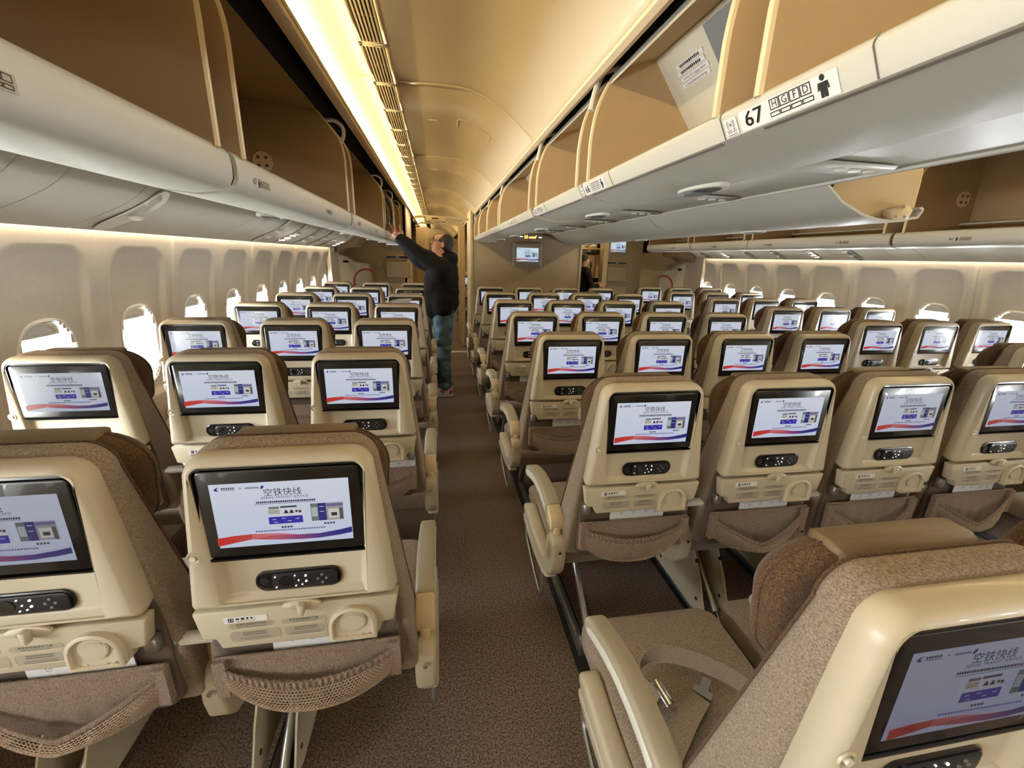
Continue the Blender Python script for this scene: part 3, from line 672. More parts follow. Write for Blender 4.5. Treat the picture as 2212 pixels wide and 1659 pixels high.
# ------------------------------------------------------------------ seats
def build_seat_meshes():
    P = {}
    O = dict(zb=.826, zt=1.154, wb=.193, wt=.164, rb=.014, rt=.046)
    Rr = dict(zb=.838, zt=1.136, wb=.137, wt=.149, rb=.006, rt=.020)
    mb = MB()
    rings = [(.034, rquad(**O, ins=.012)), (.020, rquad(**O, ins=.004)), (-.002, rquad(**O)), (-.016, rquad(**O, ins=.003)), (-.023, rquad(**O, ins=.009)), (-.026, rquad(**O, ins=.017)),
             (-.0262, rquad(**Rr)), (-.024, rquad(**Rr, ins=.003)), (-.012, rquad(**Rr, ins=.009)), (-.008, rquad(**Rr, ins=.016))]
    mb.add(*loft(rings), SHELL); P['back_shell'] = mb.mesh('back_shell', sharp=60)
    mb = MB(); B_ = dict(zb=.939, zt=1.133, wb=.1455, wt=.1465, rb=.012, rt=.018)
    mb.add(*loft([(-.004, rquad(**B_)), (-.0235, rquad(**B_)), (-.024, rquad(**B_, ins=.004)), (-.016, rquad(**B_, ins=.006)), (-.016, rquad(**B_, ins=.008)),
                  (-.0215, rquad(**B_, ins=.0085)), (-.0225, rquad(**B_, ins=.011))]), BLACKP); P['screen_bezel'] = mb.mesh('screen_bezel', sharp=35)
    mb = MB(); mb.add(*loft([(-.006, rquad(.853, .899, .080, .080, .021, .021, cx=.006)), (-.0115, rquad(.853, .899, .080, .080, .021, .021, cx=.006)), (-.0125, rquad(.853, .899, .080, .080, .021, .021, cx=.006, ins=.003)), (-.0098, rquad(.853, .899, .080, .080, .021, .021, cx=.006, ins=.005))]), BLACKP)
    P['handset_cradle'] = mb.mesh('handset_cradle', sharp=35)
    mb = MB(); mb.add(*loft([(-.008, rquad(.858, .894, .061, .061, .010, .010, cx=.018)), (-.0145, rquad(.858, .894, .061, .061, .010, .010, cx=.018)), (-.0155, rquad(.858, .894, .061, .061, .010, .010, cx=.018, ins=.003))]), DKGREY)
    mb.add(*disc(-.018, .876, .0125, -.0165, -.015, 18), BLACKP); mb.add(*disc(-.058, .876, .009, -.0118, -.008, 14), DKGREY)
    P['handset'] = mb.mesh('handset', sharp=35)
    mb = MB()
    for x, z in ((-.036, .888), (-.036, .864), (.0, .888), (.0, .864), (.006, .876), (.012, .866)): mb.add(*disc(x, z, .0015, -.0172, -.0155, 8), GLINT)
    for x, z in ((.020, .886), (.020, .873)): mb.add(*disc(x, z, .0023, -.0172, -.0155, 8), GLINT)
    for x, z in ((.050, .885), (.050, .867), (.042, .876), (.058, .876)): mb.add(*disc(x, z, .0028, -.0172, -.0155, 8), BLUEF)
    P['handset_buttons'] = mb.mesh('handset_buttons')
    mb = MB(); mb.add(*loft([(-.0255, [(-.164 + .0125 * cos(a), .954 + .0125 * sin(a)) for a in [2 * pi * k / 20 for k in range(20)]]), (-.0285, [(-.164 + .0115 * cos(a), .954 + .0115 * sin(a)) for a in [2 * pi * k / 20 for k in range(20)]]), (-.0275, [(-.164 + .008 * cos(a), .954 + .008 * sin(a)) for a in [2 * pi * k / 20 for k in range(20)]]), (-.024, [(-.164 + .0075 * cos(a), .954 + .0075 * sin(a)) for a in [2 * pi * k / 20 for k in range(20)]])]), SHELL)
    mb.add(*loft([(-.025, [(-.164 + .0055 * cos(a), .954 + .0055 * sin(a)) for a in [2 * pi * k / 12 for k in range(12)]]), (-.031, [(-.164 + .005 * cos(a), .954 + .005 * sin(a)) for a in [2 * pi * k / 12 for k in range(12)]])]), WHITEP)
    P['headphone_jack'] = mb.mesh('headphone_jack', sharp=40)
    # tray
    mb = MB(); tp = [(-.194, .821), (-.184, .758), (-.160, .754), (-.152, .730), (.152, .730), (.160, .754), (.184, .758), (.194, .821)]
    mb.add(*prism(tp, -.020, .010), SHELL2); P['tray_table'] = mb.mesh('tray_table', bev=.004, sharp=25)
    mb = MB(); mb.add(*prism([(.008 + .037 * cos(a), .823 + .0125 * sin(a)) for a in [2 * pi * k / 24 for k in range(24)]], -.0255, -.018), SHELL); mb.add(*prism([(.008 + .032 * cos(a), .823 + .0095 * sin(a)) for a in [2 * pi * k / 24 for k in range(24)]], -.0262, -.024), SHELL2)
    mb.add(*prism([(.004, .808), (.013, .806), (.015, .832), (.003, .833)], -.038, -.024), SHELL); P['tray_latch'] = mb.mesh('tray_latch', bev=.0015, seg=1)
    mb = MB(); C_ = dict(zb=.727, zt=.808, wb=.047, wt=.047, rb=.003, rt=.046, cx=.102)
    mb.add(*loft([(-.018, rquad(**C_)), (-.031, rquad(**C_)), (-.033, rquad(**C_, ins=.003)), (-.033, rquad(**C_, ins=.007)), (-.027, rquad(**C_, ins=.009)), (-.026, rquad(**C_, ins=.012))]), SHELL)
    mb.add(*disc(.102, .773, .026, -.0285, -.026, 22), SHELL2); mb.add(*disc(.102, .773, .0235, -.0292, -.0283, 22), SHELL); mb.add(*disc(.102, .784, .018, -.0305, -.0285, 16, rz=.006), SHELL2)
    for x in (.072, .085, .118, .132): mb.add(*disc(x, .735, .003, -.030, -.026, 8), SHELL)
    P['cup_holder'] = mb.mesh('cup_holder', sharp=35)
    def pill(x0, x1, z0, z1):
        w = (x1 - x0) / 2; return dict(zb=z0, zt=z1, wb=w, wt=w, rb=min((z1 - z0) / 2, .009), rt=min((z1 - z0) / 2, .009), cx=(x0 + x1) / 2, n=4)
    UX, UZ = (1, 0, 0), (0, 0, 1)
    for i, (x0, x1, z0, z1, t1, t2) in enumerate(((-.134, -.048, .776, .791, '就座时请系好安全带', 'Fasten seat belt while seated'), (-.036, .050, .776, .790, '救生衣在您座位下面', 'Life vest under your seat'), (-.134, -.040, .743, .772, None, None), (-.032, .050, .745, .771, None, None))):
        mb = MB(); p_ = pill(x0, x1, z0, z1)
        mb.add(*loft([(-.0195, rquad(**p_)), (-.0208, rquad(**p_)), (-.0208, rquad(**p_, ins=.0012)), (-.0203, rquad(**p_, ins=.0016))]), SHELL)
        mb.add(*loft([(-.0200, rquad(**p_, ins=.0016)), (-.02045, rquad(**p_, ins=.0017))]), PILL)
        c = (x0 + x1) / 2; zc = (z0 + z1) / 2
        if t1: put_text(mb, t1, .0062, (c, -.0207, zc + .0026), UX, UZ, INK); put_text(mb, t2, .0046, (c, -.0207, zc - .0032), UX, UZ, INK)
        else:
            for q, dz in enumerate((.008, .003, -.004, -.008)): dashes(mb, c - .028 + (.006 if q < 2 else 0), c + .028 - (.006 if q < 2 else 0), zc + dz, .0034 if q < 2 else .002, (0, -.0207, 0), UX, UZ, INKG)
        P['instruction_label%d' % i] = mb.mesh('instruction_label')
    mb = MB(); mb.add(*box(-.139, -.060, -.0212, -.0195, .7925, .807), LABELW); o_ = (0, -.0214, 0)
    frame_lines(mb, -.131, -.121, .7950, .8045, .0018, o_, UX, UZ); flatpoly(mb, rect(-.1275, -.1245, .797, .8025), o_, UX, UZ, INK)
    dashes(mb, -.117, -.082, .8015, .0055, o_, UX, UZ, INK, ch=1.1, gap=.6); dashes(mb, -.117, -.082, .7958, .002, o_, UX, UZ, INKG)
    P['sticker'] = mb.mesh('sticker')
    # lower back and pocket
    mb = MB(); mb.add(*loft([(.030, rquad(.535, .83, .185, .190, .04, .01)), (.07, rquad(.53, .825, .196, .182, .03, .01))]), mat('lower_back_dark', (96, 82, 70), .95)); P['lower_back'] = mb.mesh('lower_back', bev=.004)
    for var in (0, 1):
        NS = 48; s_ = [-1 + 2 * k / NS for k in range(NS + 1)]; HW = .187
        zbot = lambda s: .560 + .080 * abs(s) ** 2.6
        ze = (lambda s: .701 - .034 * (1 - s * s)) if var == 0 else (lambda s: .702 - .092 * (1 - abs(s) ** 1.25))
        ye = (lambda s: -.020 - .030 * (1 - s * s)) if var == 0 else (lambda s: -.018 - .040 * (1 - abs(s) ** 1.6))
        # panel behind the opening
        mb = MB(); v = []; f = []
        rows_ = 6
        for k, s in enumerate(s_):
            zt_ = .718 - .003 * (1 - s * s) + .0008 * sin(k * 1.7)
            for r in range(rows_ + 1):
                q = r / rows_; z = zt_ + (zbot(s) + .004 - zt_) * q
                v.append((s * HW, -.012 - .010 * sin(pi * q) * (1 - s * s) + (.003 * sin(k * .9) * (1 - s * s) * q), z))
        for k in range(NS):
            for r in range(rows_): a = k * (rows_ + 1) + r; f.append((a, a + 1, a + rows_ + 2, a + rows_ + 1))
        n0 = len(v); v += [(p[0], p[1] + .006, p[2]) for p in v]; f += [tuple(i + n0 for i in q[::-1]) for q in f]
        mb.add(v, f, FABP)
        mb.add(*tube([(s * HW, -.0125, .718 - .003 * (1 - s * s)) for s in s_], .0035, 6), FABP)
        for sg in (-1, 1): mb.add(*box(*sorted((sg * (HW - .022), sg * (HW + .002))), -.024, -.006, zbot(.93) - .004, .716), FABP)
        P['pocket_panel%d' % var] = mb.mesh('pocket_panel', sharp=60)
        # gathered elastic band
        mb = MB(); v = []; f = []; h = .017 if var == 0 else .013
        ss = [-1 + 2 * k / 160 for k in range(161)]
        for k, s in enumerate(ss):
            ru = (.0019 * sin(k * 1.15) + .0010 * sin(k * 2.3)) * (1 - s ** 8) if var == 0 else .0006 * sin(k * .9)
            for q in (0, .5, 1): v.append((s * HW * .985, ye(s) + ru * (1 - .6 * abs(q - .5)) - .002 * sin(pi * q), ze(s) - h * q + (.0008 * sin(k * 1.15) if q != .5 else 0)))
        for k in range(160):
            for r in range(2): a = k * 3 + r; f.append((a, a + 1, a + 4, a + 3))
        n0 = len(v); v += [(p[0], p[1] + .004, p[2]) for p in v]; f += [tuple(i + n0 for i in q[::-1]) for q in f]
        for k in range(160): a = k * 3; f.append((a, a + 3, a + 3 + n0, a + n0)); f.append((a + 2, a + 2 + n0, a + 5 + n0, a + 5))
        mb.add(v, f, FABP); P['pocket_band%d' % var] = mb.mesh('pocket_band', sharp=70)
        # net: hexagonal threads
        cell = .0072
        def mapp(a, b):
            s = a / (HW * .97); zt_ = ze(s) - h + .002; zb_ = zbot(s); q = b
            z = zt_ + (zb_ - zt_) * q; y = ye(s) * (1 - q) ** .6 + (-.014) * (1 - (1 - q) ** .6) - .012 * sin(pi * min(1, q)) * (1 - s * s); return Vector((a, y - .012 * sin(pi * min(1, q * .9)) * (1 - s * s), z))
        mb = MB(); v = []; f = []
        nr = int(.10 / (cell * .86)) if var == 0 else int(.085 / (cell * .86)); dx = cell
        def node(i, j, half):  # brick-like hexagon nodes
            return (-HW * .97 + i * dx + (dx / 2 if j % 2 else 0), j / nr)
        nxn = int(2 * HW * .97 / dx)
        def strand(p, q):
            A_, B_ = mapp(*p), mapp(*q); d = (B_ - A_)
            if d.length < 1e-6: return
            n_ = d.cross(Vector((0, 1, 0))).normalized() * .00085; t_ = Vector((0, .0011, 0)); o = len(v)
            for c in (A_, B_): v.extend([tuple(c + n_), tuple(c - t_), tuple(c - n_)])
            f.extend([(o, o + 1, o + 4, o + 3), (o + 1, o + 2, o + 5, o + 4), (o + 2, o, o + 3, o + 5)])
        for j in range(nr):
            for i in range(nxn):
                x0 = -HW * .97 + i * dx + (dx / 2 if j % 2 else 0)
                if x0 + dx > HW * .97: continue
                st = .3 / nr
                a = (x0, (j + .35) / nr); strand((x0, j / nr), (x0, (j + .65) / nr))
                strand((x0, (j + .65) / nr), (x0 + dx / 2, (j + 1) / nr)); 
                if x0 - dx / 2 > -HW * .97: strand((x0, (j + .65) / nr), (x0 - dx / 2, (j + 1) / nr))
        mb.add(v, f, NETM)
        mb.add(*tube([tuple(mapp(s * HW * .97, 1)) for s in s_], .0025, 5), FABP)
        P['pocket_net%d' % var] = mb.mesh('pocket_net')
    # back cushion
    mb = MB(); B2 = dict(zb=.53, zt=1.160, wb=.226, wt=.166, rb=.03, rt=.055, n=8)
    rings = [(.018, rquad(**B2, ins=.022)), (.014, rquad(**B2, ins=.012)), (.019, rquad(**B2, ins=.003)), (.028, rquad(**B2)), (.050, rquad(**B2)), (.062, rquad(**B2, ins=.004)), (.070, rquad(**B2, ins=.014)), (.074, rquad(**B2, ins=.04))]
    v, f = loft(rings); v = [(x, y + (max(0, .97 - z) * .27 if y > .04 else 0) + (max(0, .80 - z) * .12 if y <= .04 else 0), z) for x, y, z in v]
    mb.add(v, f, FAB)
    pth = [(p[0], .063 + max(0, .97 - p[1]) * .27, p[1]) for p in rquad(**B2, ins=.003)]; mb.add(*tube(pth, .0028, 5, closed=True), FABD)
    P['back_cushion'] = mb.mesh('back_cushion', sharp=70)
    # headrest with forward wings
    mb = MB(); H = dict(zb=.945, zt=1.148, wb=.166, wt=.172, rb=.05, rt=.082, n=8)
    rings = [(.078, rquad(**H, ins=.05)), (.076, rquad(**H, ins=.018)), (.080, rquad(**H, ins=.005)), (.092, rquad(**H)), (.112, rquad(**H)), (.128, rquad(**H, ins=.008)), (.134, rquad(**H, ins=.03)), (.132, rquad(**H, ins=.07))]
    def wing(p): x, y, z = p; w = max(0, abs(x) - .09); return (x, y + w * .35, z - w * .12)
    v, f = loft(rings); mb.add([wing(p) for p in v], f, FABD)
    mb.add(*tube([wing((p[0], .102, p[1])) for p in rquad(**H, ins=-.001)], .0025, 5, closed=True), FABD)
    P['headrest'] = mb.mesh('headrest', sharp=70)
    mb = MB(); H2 = dict(zb=.99, zt=1.1535, wb=.114, wt=.114, rb=.012, rt=.006, n=4)
    rings = [(.075, rquad(**H2, ins=.012)), (.073, rquad(**H2, ins=.014)), (.077, rquad(**H2, ins=.005)), (.090, rquad(**H2)), (.118, rquad(**H2)), (.133, rquad(**H2, ins=.008)), (.138, rquad(**H2, ins=.02))]
    v, f = loft(rings); mb.add([wing(p) for p in v], f, LEATH); P['headrest_cover'] = mb.mesh('headrest_cover', sharp=70)
    # seat cushion
    mb = MB(); Q = lambda ins, zt_: [(x, y) for x, y in rquad(.195 + ins, .690 - ins, .216 - ins, .216 - ins, .02, .05, n=6)]
    v, f = loft([(.385, Q(.01, 0)), (.380, Q(.02, 0)), (.386, Q(.002, 0)), (.395, Q(0, 0)), (.43, Q(-.001, 0)), (.448, Q(.003, 0)), (.460, Q(.014, 0)), (.464, Q(.035, 0)), (.460, Q(.12, 0))], axis='z')
    mb.add([(x, y, z - .018 + .016 * max(0, (y - .3) / .35) - (.016 * max(0, (y - .63) / .05) if z > .44 else 0)) for x, y, z in v], f, FAB); P['seat_cushion'] = mb.mesh('seat_cushion', sharp=70)
    # armrest (local x = 0 at its own centre)
    def yz(pts, w, m, bev=.006, x0=None, nm='p'):
        b_ = MB(); b_.add(*prism(pts, -w / 2 if x0 is None else x0, w / 2 if x0 is None else x0 + w, 'x'), m); return b_.mesh(nm, bev=bev, seg=2, sharp=20)
    cap = [(.15, .668), (.21, .681), (.29, .686), (.36, .680), (.43, .665), (.49, .646), (.520, .630), (.532, .610), (.526, .590), (.505, .584), (.44, .606), (.37, .624), (.29, .632), (.21, .622), (.15, .604)]
    P['armrest'] = yz(cap, .050, ARMG, .009, nm='armrest')
    P['hinge_cover'] = yz([(.15, .667), (.122, .660), (.097, .641), (.087, .620), (.087, .602), (.098, .597), (.13, .600), (.15, .606)], .049, ARMC, .006, nm='hinge_cover')
    mb = MB(); mb.add(*box(-.012, .012, .082, .112, .52, .612), ARMC); P['hinge_link'] = mb.mesh('hinge_link', bev=.003, seg=1)
    ins = [(.17, .655), (.24, .668), (.32, .670), (.40, .657), (.48, .630), (.505, .610), (.498, .600), (.43, .622), (.35, .640), (.27, .642), (.20, .634), (.17, .625)]
    P['armrest_inlay_l'] = yz(ins, .002, WHITEP, .0006, x0=-.0265, nm='armrest_inlay'); P['armrest_inlay_r'] = yz(ins, .002, WHITEP, .0006, x0=.0245, nm='armrest_inlay')
    hook = [(.066, .588), (.050, .568), (.045, .515), (.056, .460), (.085, .420), (.13, .394), (.20, .380), (.30, .376), (.42, .382), (.50, .393), (.530, .408), (.532, .432), (.512, .446), (.48, .446), (.38, .434), (.28, .428), (.20, .434), (.155, .452), (.124, .488), (.110, .535), (.112, .588)]
    P['side_shroud'] = yz(hook, .052, SHELL, .010, nm='side_shroud')
    low = [(.10, .395), (.16, .366), (.28, .350), (.42, .352), (.50, .364), (.520, .380), (.515, .398), (.42, .392), (.30, .388), (.20, .392), (.13, .405)]
    P['lower_shroud'] = yz(low, .046, SHELL2, .008, nm='lower_shroud')
    mb = MB(); mb.add(*disc(0, .545, .0055, .038, .045, 10), CHROME); P['screw'] = mb.mesh('screw')
    P['arm_housing'] = yz([(.066, .600), (.050, .575), (.045, .515), (.056, .460), (.085, .425), (.14, .405), (.22, .405), (.17, .455), (.128, .50), (.112, .540), (.112, .600)], .048, SHELL, .008, nm='arm_housing')
    mb = MB(); mb.add(*tube([(-.035, .05, .700), (.035, .05, .700)], .014, 12), WHITEP); mb.add(*tube([(-.040, .05, .700), (-.035, .05, .700)], .017, 12), METAL); mb.add(*tube([(.035, .05, .700), (.040, .05, .700)], .017, 12), METAL); P['pivot'] = mb.mesh('pivot')
    mb = MB(); mb.add(*prism([(.002, .748), (.030, .748), (.036, .722), (.022, .703), (.004, .712)], -.012, .012, 'x'), METAL); P['recline_bracket'] = mb.mesh('recline_bracket', bev=.004, seg=1)
    # aisle baggage bar
    mb = MB(); mb.add(*tube(smoothpath([(0, .215, .40), (0, .205, .33), (0, .195, .26), (0, .208, .226), (0, .25, .218), (0, .36, .240), (0, .46, .268), (0, .50, .30), (0, .51, .39)], 4), .0075, 8), METAL); P['baggage_bar'] = mb.mesh('baggage_bar')
    # card
    mb = MB(); mb.add(*box(-.085, .105, -.001, .001, -.11, 0), PAPER); o_ = (0, -.0014, 0)
    dashes(mb, -.07, .0, -.012, .002, o_, UX, UZ, INKG); dashes(mb, -.07, .03, -.018, .002, o_, UX, UZ, INKG)
    for x in (-.045, -.003, .04, .075):
        for k in range(12):
            a, b = 2 * pi * k / 12, 2 * pi * (k + 1) / 12; flatpoly(mb, [(x + .0045 * cos(a), -.027 + .0045 * sin(a)), (x + .0055 * cos(a), -.027 + .0055 * sin(a)), (x + .0055 * cos(b), -.027 + .0055 * sin(b)), (x + .0045 * cos(b), -.027 + .0045 * sin(b))], o_, UX, UZ, INKG)
        flatpoly(mb, [(x - .0035, -.0305), (x - .0028, -.031), (x + .0035, -.0235), (x + .0028, -.023)], o_, UX, UZ, INKG)
    dashes(mb, .0, .09, -.009, .0022, o_, UX, UZ, INKG); P['safety_card'] = mb.mesh('safety_card')
    return P
PM = build_seat_meshes()
PITCH = .8128; SP = .4656
BL = {'L': (-.2912, .7697), 'C': (.6276, .3135), 'R': (2.9051, -.0602 + PITCH)}
DIM = {('C', 0, 0): screen_mat('angle_dimmed_screen', .20, (.92, .90, 1)), ('L', 0, -1): screen_mat('half_angle_dimmed_screen', .42, (.95, .95, 1)), ('C', 1, 3): screen_mat('less_angle_dimmed_screen', .48, (.95, .97, 1)), ('L', 1, -2): screen_mat('soft_screen', .50)}  # steep viewing-angle falloff painted in as weaker glow; soft_screen is simply paler
DIM[('C', 1, 2)] = DIM[('L', 1, -2)]; DIM[('C', 0, 1)] = DIM[('C', 0, 0)]
ROWW = ['first', 'second', 'third', 'fourth', 'fifth', 'sixth', 'seventh', 'eighth']
def seat(block, r, j, yoff=0, label=None, group='brown airline seats', hd=0.0):
    x0, y0 = BL[block]; x = x0 + j * SP; y = y0 + r * PITCH + yoff
    o = empty('airline_seat', (x, y, 0)); tag(o, label, 'seat', group)
    L = lambda n, key=None, p=None, loc=None: link(n, PM[key or n], p or o, loc)
    far = r >= 4
    sh = L('back_shell'); bz = L('screen_bezel'); link('display', DISP, bz, (0, -.0229, 1.034))
    dp = bz.children[0]; dk = DIM.get((block, r, j))
    if dk: dp.material_slots[0].link = 'OBJECT'; dp.material_slots[0].material = dk
    hc = L('handset_cradle'); hs = L('handset', None, hc); L('handset_buttons', None, hc)['kind'] = 'stuff'
    L('headphone_jack'); tr = L('tray_table'); L('tray_latch', None, tr); L('cup_holder', None, tr); L('sticker', None, tr)
    if not far:
        for k in range(4): L('instruction_label', 'instruction_label%d' % k, tr)
    L('lower_back'); L('back_cushion'); hr = L('headrest'); L('headrest_cover', None, hr); hr.location.z = hd; L('seat_cushion')
    var = (r * 5 + j * 3 + (block == 'C')) % 3 == 0 or (block, r, j) in (('L', 0, -1), ('C', 1, 1))
    if (block, r, j) in (('L', 0, 0), ('C', 1, 0)): var = False
    pk = L('pocket_panel', 'pocket_panel%d' % var); pk.location = (0, .020, -.038); L('pocket_band', 'pocket_band%d' % var, pk)
    nt = L('pocket_net', 'pocket_net%d' % var, pk); nt['kind'] = 'stuff'
    # armrests: one on the camera-side (low x) edge, the last seat of a block has both
    nseat = 4 if block == 'C' else 3; jj = j + 2 if block == 'L' else j
    edges = [(-SP / 2, jj == 0)] + ([(SP / 2, True)] if jj == nseat - 1 else [])
    for ex, outer in edges:
        aisle = outer and not ((block == 'L' and ex < 0) or (block == 'R' and ex > 0))
        ex2 = ex + (.008 if ex > 0 else -.008) * outer
        a = L('armrest', None, None, (ex2, 0, 0)); L('hinge_cover', None, a); L('hinge_link', None, a)
        L('armrest_inlay', 'armrest_inlay_l', a); L('armrest_inlay', 'armrest_inlay_r', a)
        if aisle:
            s_ = L('side_shroud', None, None, (ex2, 0, 0)); L('screw', None, s_); L('lower_shroud', None, None, (ex2 + (.006 if ex > 0 else -.006), 0, 0)); L('baggage_bar', None, None, (ex2 + (.012 if ex > 0 else -.012), 0, 0))
        else:
            s_ = L('arm_housing', None, None, (ex2, 0, 0)); L('screw', None, s_)
            if not outer: L('pivot', None, None, (ex2, 0, 0))
    for sg in (-1, 1): L('recline_bracket', None, None, (sg * .170, 0, 0))
    return o
def card(block, r, j, dx, rot, dz, label):
    x0, y0 = BL[block]; o = link('safety_card', PM['safety_card']); o.location = (x0 + j * SP + dx, y0 + r * PITCH + .020, .722 + dz); o.rotation_euler = (0, radians(rot), 0)
    tag(o, label, 'card', 'safety cards in seat pockets')
def seat_frame(block, r, yoff=0, label=''):
    x0, y0 = BL[block]; y = y0 + r * PITCH + yoff
    lo, hi = (x0 - 2 * SP - .2, x0 + .2) if block == 'L' else ((x0 - .2, x0 + 3 * SP + .2) if block == 'C' else (x0 - .2, x0 + 2 * SP + .2))
    legs = {'L': (-.50, -1.02), 'C': (.527, 1.10, 1.552, 2.125), 'R': (mir(-.50), mir(-1.02))}[block]
    e = empty('seat_frame', ((lo + hi) / 2, y, 0)); ox = (lo + hi) / 2; tag(e, label, 'seat frame', 'seat frames')
    for yy in (.34, .52):
        mb = MB(); mb.add(*tube([(lo - ox, yy, .345), (hi - ox, yy, .345)], .019, 10), DKMET); link('beam', mb.mesh('beam'), e)
    for i, lx in enumerate(legs):
        x = lx - ox; plates = (block == 'C' and i in (1, 2)) or (block != 'C')
        key = ('leg', plates)
        if key not in PM:
            mb = MB(); mb.add(*prism([(.10, .0), (.62, .0), (.62, .03), (.60, .045), (.16, .05), (.12, .09), (.10, .09)], -.014, .014, 'x'), METAL)
            mb.add(*prism([(.60, .02), (.63, .04), (.50, .33), (.44, .33)], -.016, .016, 'x'), METAL)
            PM[key] = mb.mesh('leg', bev=.003, seg=1)
            mb = MB(); mb.add(*tube([(0, .165, .075), (0, .36, .24)], .0135, 10), METAL); mb.add(*tube([(0, .36, .24), (0, .45, .315)], .010, 10), CHROME); mb.add(*tube([(0, .13, .04), (0, .168, .078)], .008, 8), CHROME); PM['strut'] = mb.mesh('strut')
            mb = MB(); mb.add(*prism([(.135, .085), (.20, .055), (.58, .06), (.50, .33), (.28, .33), (.20, .22)], -.003, .003, 'x'), SHELL2)
            for q in ((.24, .28), (.20, .12), (.5, .1)): mb.add(*prism([(q[0] + .008 * cos(a), q[1] + .008 * sin(a)) for a in [2 * pi * k / 10 for k in range(10)]], -.0045, .0045, 'x'), BLACKM)
            PM['leg_plate'] = mb.mesh('leg_plate')
        lg = link('leg', PM[key], e, (x, 0, 0)); link('strut', PM['strut'], e, (x + .035, 0, 0))
        if plates:
            for dx in (-.035, .075): link('leg_plate', PM['leg_plate'], e, (x + dx, 0, 0))
    return e
SEATW = {'L': {0: 'aisle seat', -1: 'middle seat', -2: 'window seat'}, 'R': {0: 'aisle seat', 1: 'middle seat', 2: 'window seat'}, 'C': {0: 'seat on the standing man\'s aisle', 1: 'inner seat nearer the standing man\'s aisle', 2: 'inner seat nearer the far aisle', 3: 'seat on the far aisle'}}
BW = {'L': 'near window block', 'C': 'centre block', 'R': 'far window block'}
FW = {'L': 'three-seat block below the near windows', 'C': 'four-seat centre block', 'R': 'three-seat block below the far windows'}
for blk, js, rows in (('L', (0, -1, -2), range(0, 7)), ('C', (0, 1, 2, 3), range(0, 7)), ('R', (0, 1, 2), range(0, 7))):
    for r in rows:
        for j in js:
            if blk == 'L' and r == 0 and j == -2: pass
            g = {'L': 'seats of the near window block', 'C': 'seats of the centre block', 'R': 'seats of the far window block'}[blk]
            lb = 'taupe seat, %s of the %s, %s row from the camera' % (SEATW[blk][j], BW[blk], ROWW[r])
            if blk == 'C': lb = 'taupe centre-block %s, %s row from the camera' % (SEATW[blk][j], ROWW[r])
            st = seat(blk, r, j, 0, lb, g, hd=random.Random(r * 31 + j * 7 + ord(blk)).choice([0, 0, 0, .004, -.006, .010]))
            if (blk, r, j) == ('C', 0, 0): st.location.x -= .010; st.location.y -= .012
        seat_frame(blk, r, 0, 'metal legs and beams carrying the %s row of the %s' % (ROWW[r], FW[blk]))
for k, y in enumerate((8.6, 9.42, 10.24)):
    r0 = (y - BL['C'][1]) / PITCH
    seat('C', 7 + k, 0, y - (BL['C'][1] + (7 + k) * PITCH), 'pale seat seen beyond the curtain, %s in the forward cabin' % ROWW[k], 'seats beyond the curtain')
    seat_frame('C', 7 + k, y - (BL['C'][1] + (7 + k) * PITCH), 'metal seat legs beyond the curtain, %s row of the forward cabin' % ROWW[k])
card('L', 0, 0, .01, 2, .0, 'white safety card in the pocket behind the first-row aisle seat by the near windows')
card('L', 0, -1, .02, -2, -.004, 'white safety card in the sagging pocket beside the near windows, first row')
card('L', 1, 0, .08, 0, -.004, 'narrow white card tucked in the second-row pocket beside the aisle armrest')
card('L', 1, -1, .0, 1, 0, 'white card behind the middle seat, second row by the near windows')
card('C', 1, 0, .0, 0, .004, 'white safety card with no-smoking symbols behind the centre-block seat on the man\'s aisle')
card('C', 1, 1, .01, -2, .0, 'white card with a red mark in the sagging centre-block pocket')
card('C', 1, 2, .0, -2, .0, 'white card in the third centre-block pocket of the second row')
card('C', 1, 3, .0, 1, .0, 'white card in the fourth centre-block pocket, on the far aisle')
card('C', 2, 0, .02, 2, .0, 'scribbled white bag in the centre-block pocket, third row')
card('C', 3, 0, .0, 0, .0, 'white card in the centre-block pocket, fourth row on the man\'s aisle')

# lap belt on the near centre seat
x0, y0 = BL['C']
bl = empty('lap_belt', (x0 - .005, y0, .446)); tag(bl, 'taupe webbing lap belt with metal buckle looped on the seat in the lower corner', 'seat belt')
def ribbon(path, wdir, w, th, m, nm):
    mb = MB(); P = [Vector(p) for p in path]; v = []; f = []; n = len(P)
    for i, p in enumerate(P):
        wd = Vector(wdir[min(i * len(wdir) // n, len(wdir) - 1)]).normalized() * (w / 2); t = (P[min(n - 1, i + 1)] - P[max(0, i - 1)]).normalized(); nn = t.cross(wd).normalized() * (th / 2)
        v += [tuple(p + wd + nn), tuple(p - wd + nn), tuple(p - wd - nn), tuple(p + wd - nn)]
    for i in range(n - 1):
        for k in range(4): l = (k + 1) % 4; f.append((i * 4 + k, i * 4 + l, i * 4 + 4 + l, i * 4 + 4 + k))
    f += [(0, 1, 2, 3), (4 * n - 1, 4 * n - 2, 4 * n - 3, 4 * n - 4)]
    mb.add(v, f, m); return link(nm, mb.mesh(nm, sharp=60), bl)
ribbon(smoothpath([(.19, .20, .012), (.15, .29, .040), (.10, .37, .058), (.03, .43, .066), (-.05, .465, .072), (-.105, .472, .064), (-.135, .455, .040), (-.130, .425, .022), (-.105, .395, .024)], 6), [(0, .35, .95)] * 5 + [(.1, .1, .98)] * 3 + [(.6, .3, .7)], .046, .0016, BELT, 'webbing')
ribbon(smoothpath([(-.19, .24, .010), (-.15, .27, .010), (-.10, .31, .012), (-.05, .35, .014), (.0, .385, .018)], 5), [(.5, -1, .15)], .050, .0018, BELT, 'webbing')
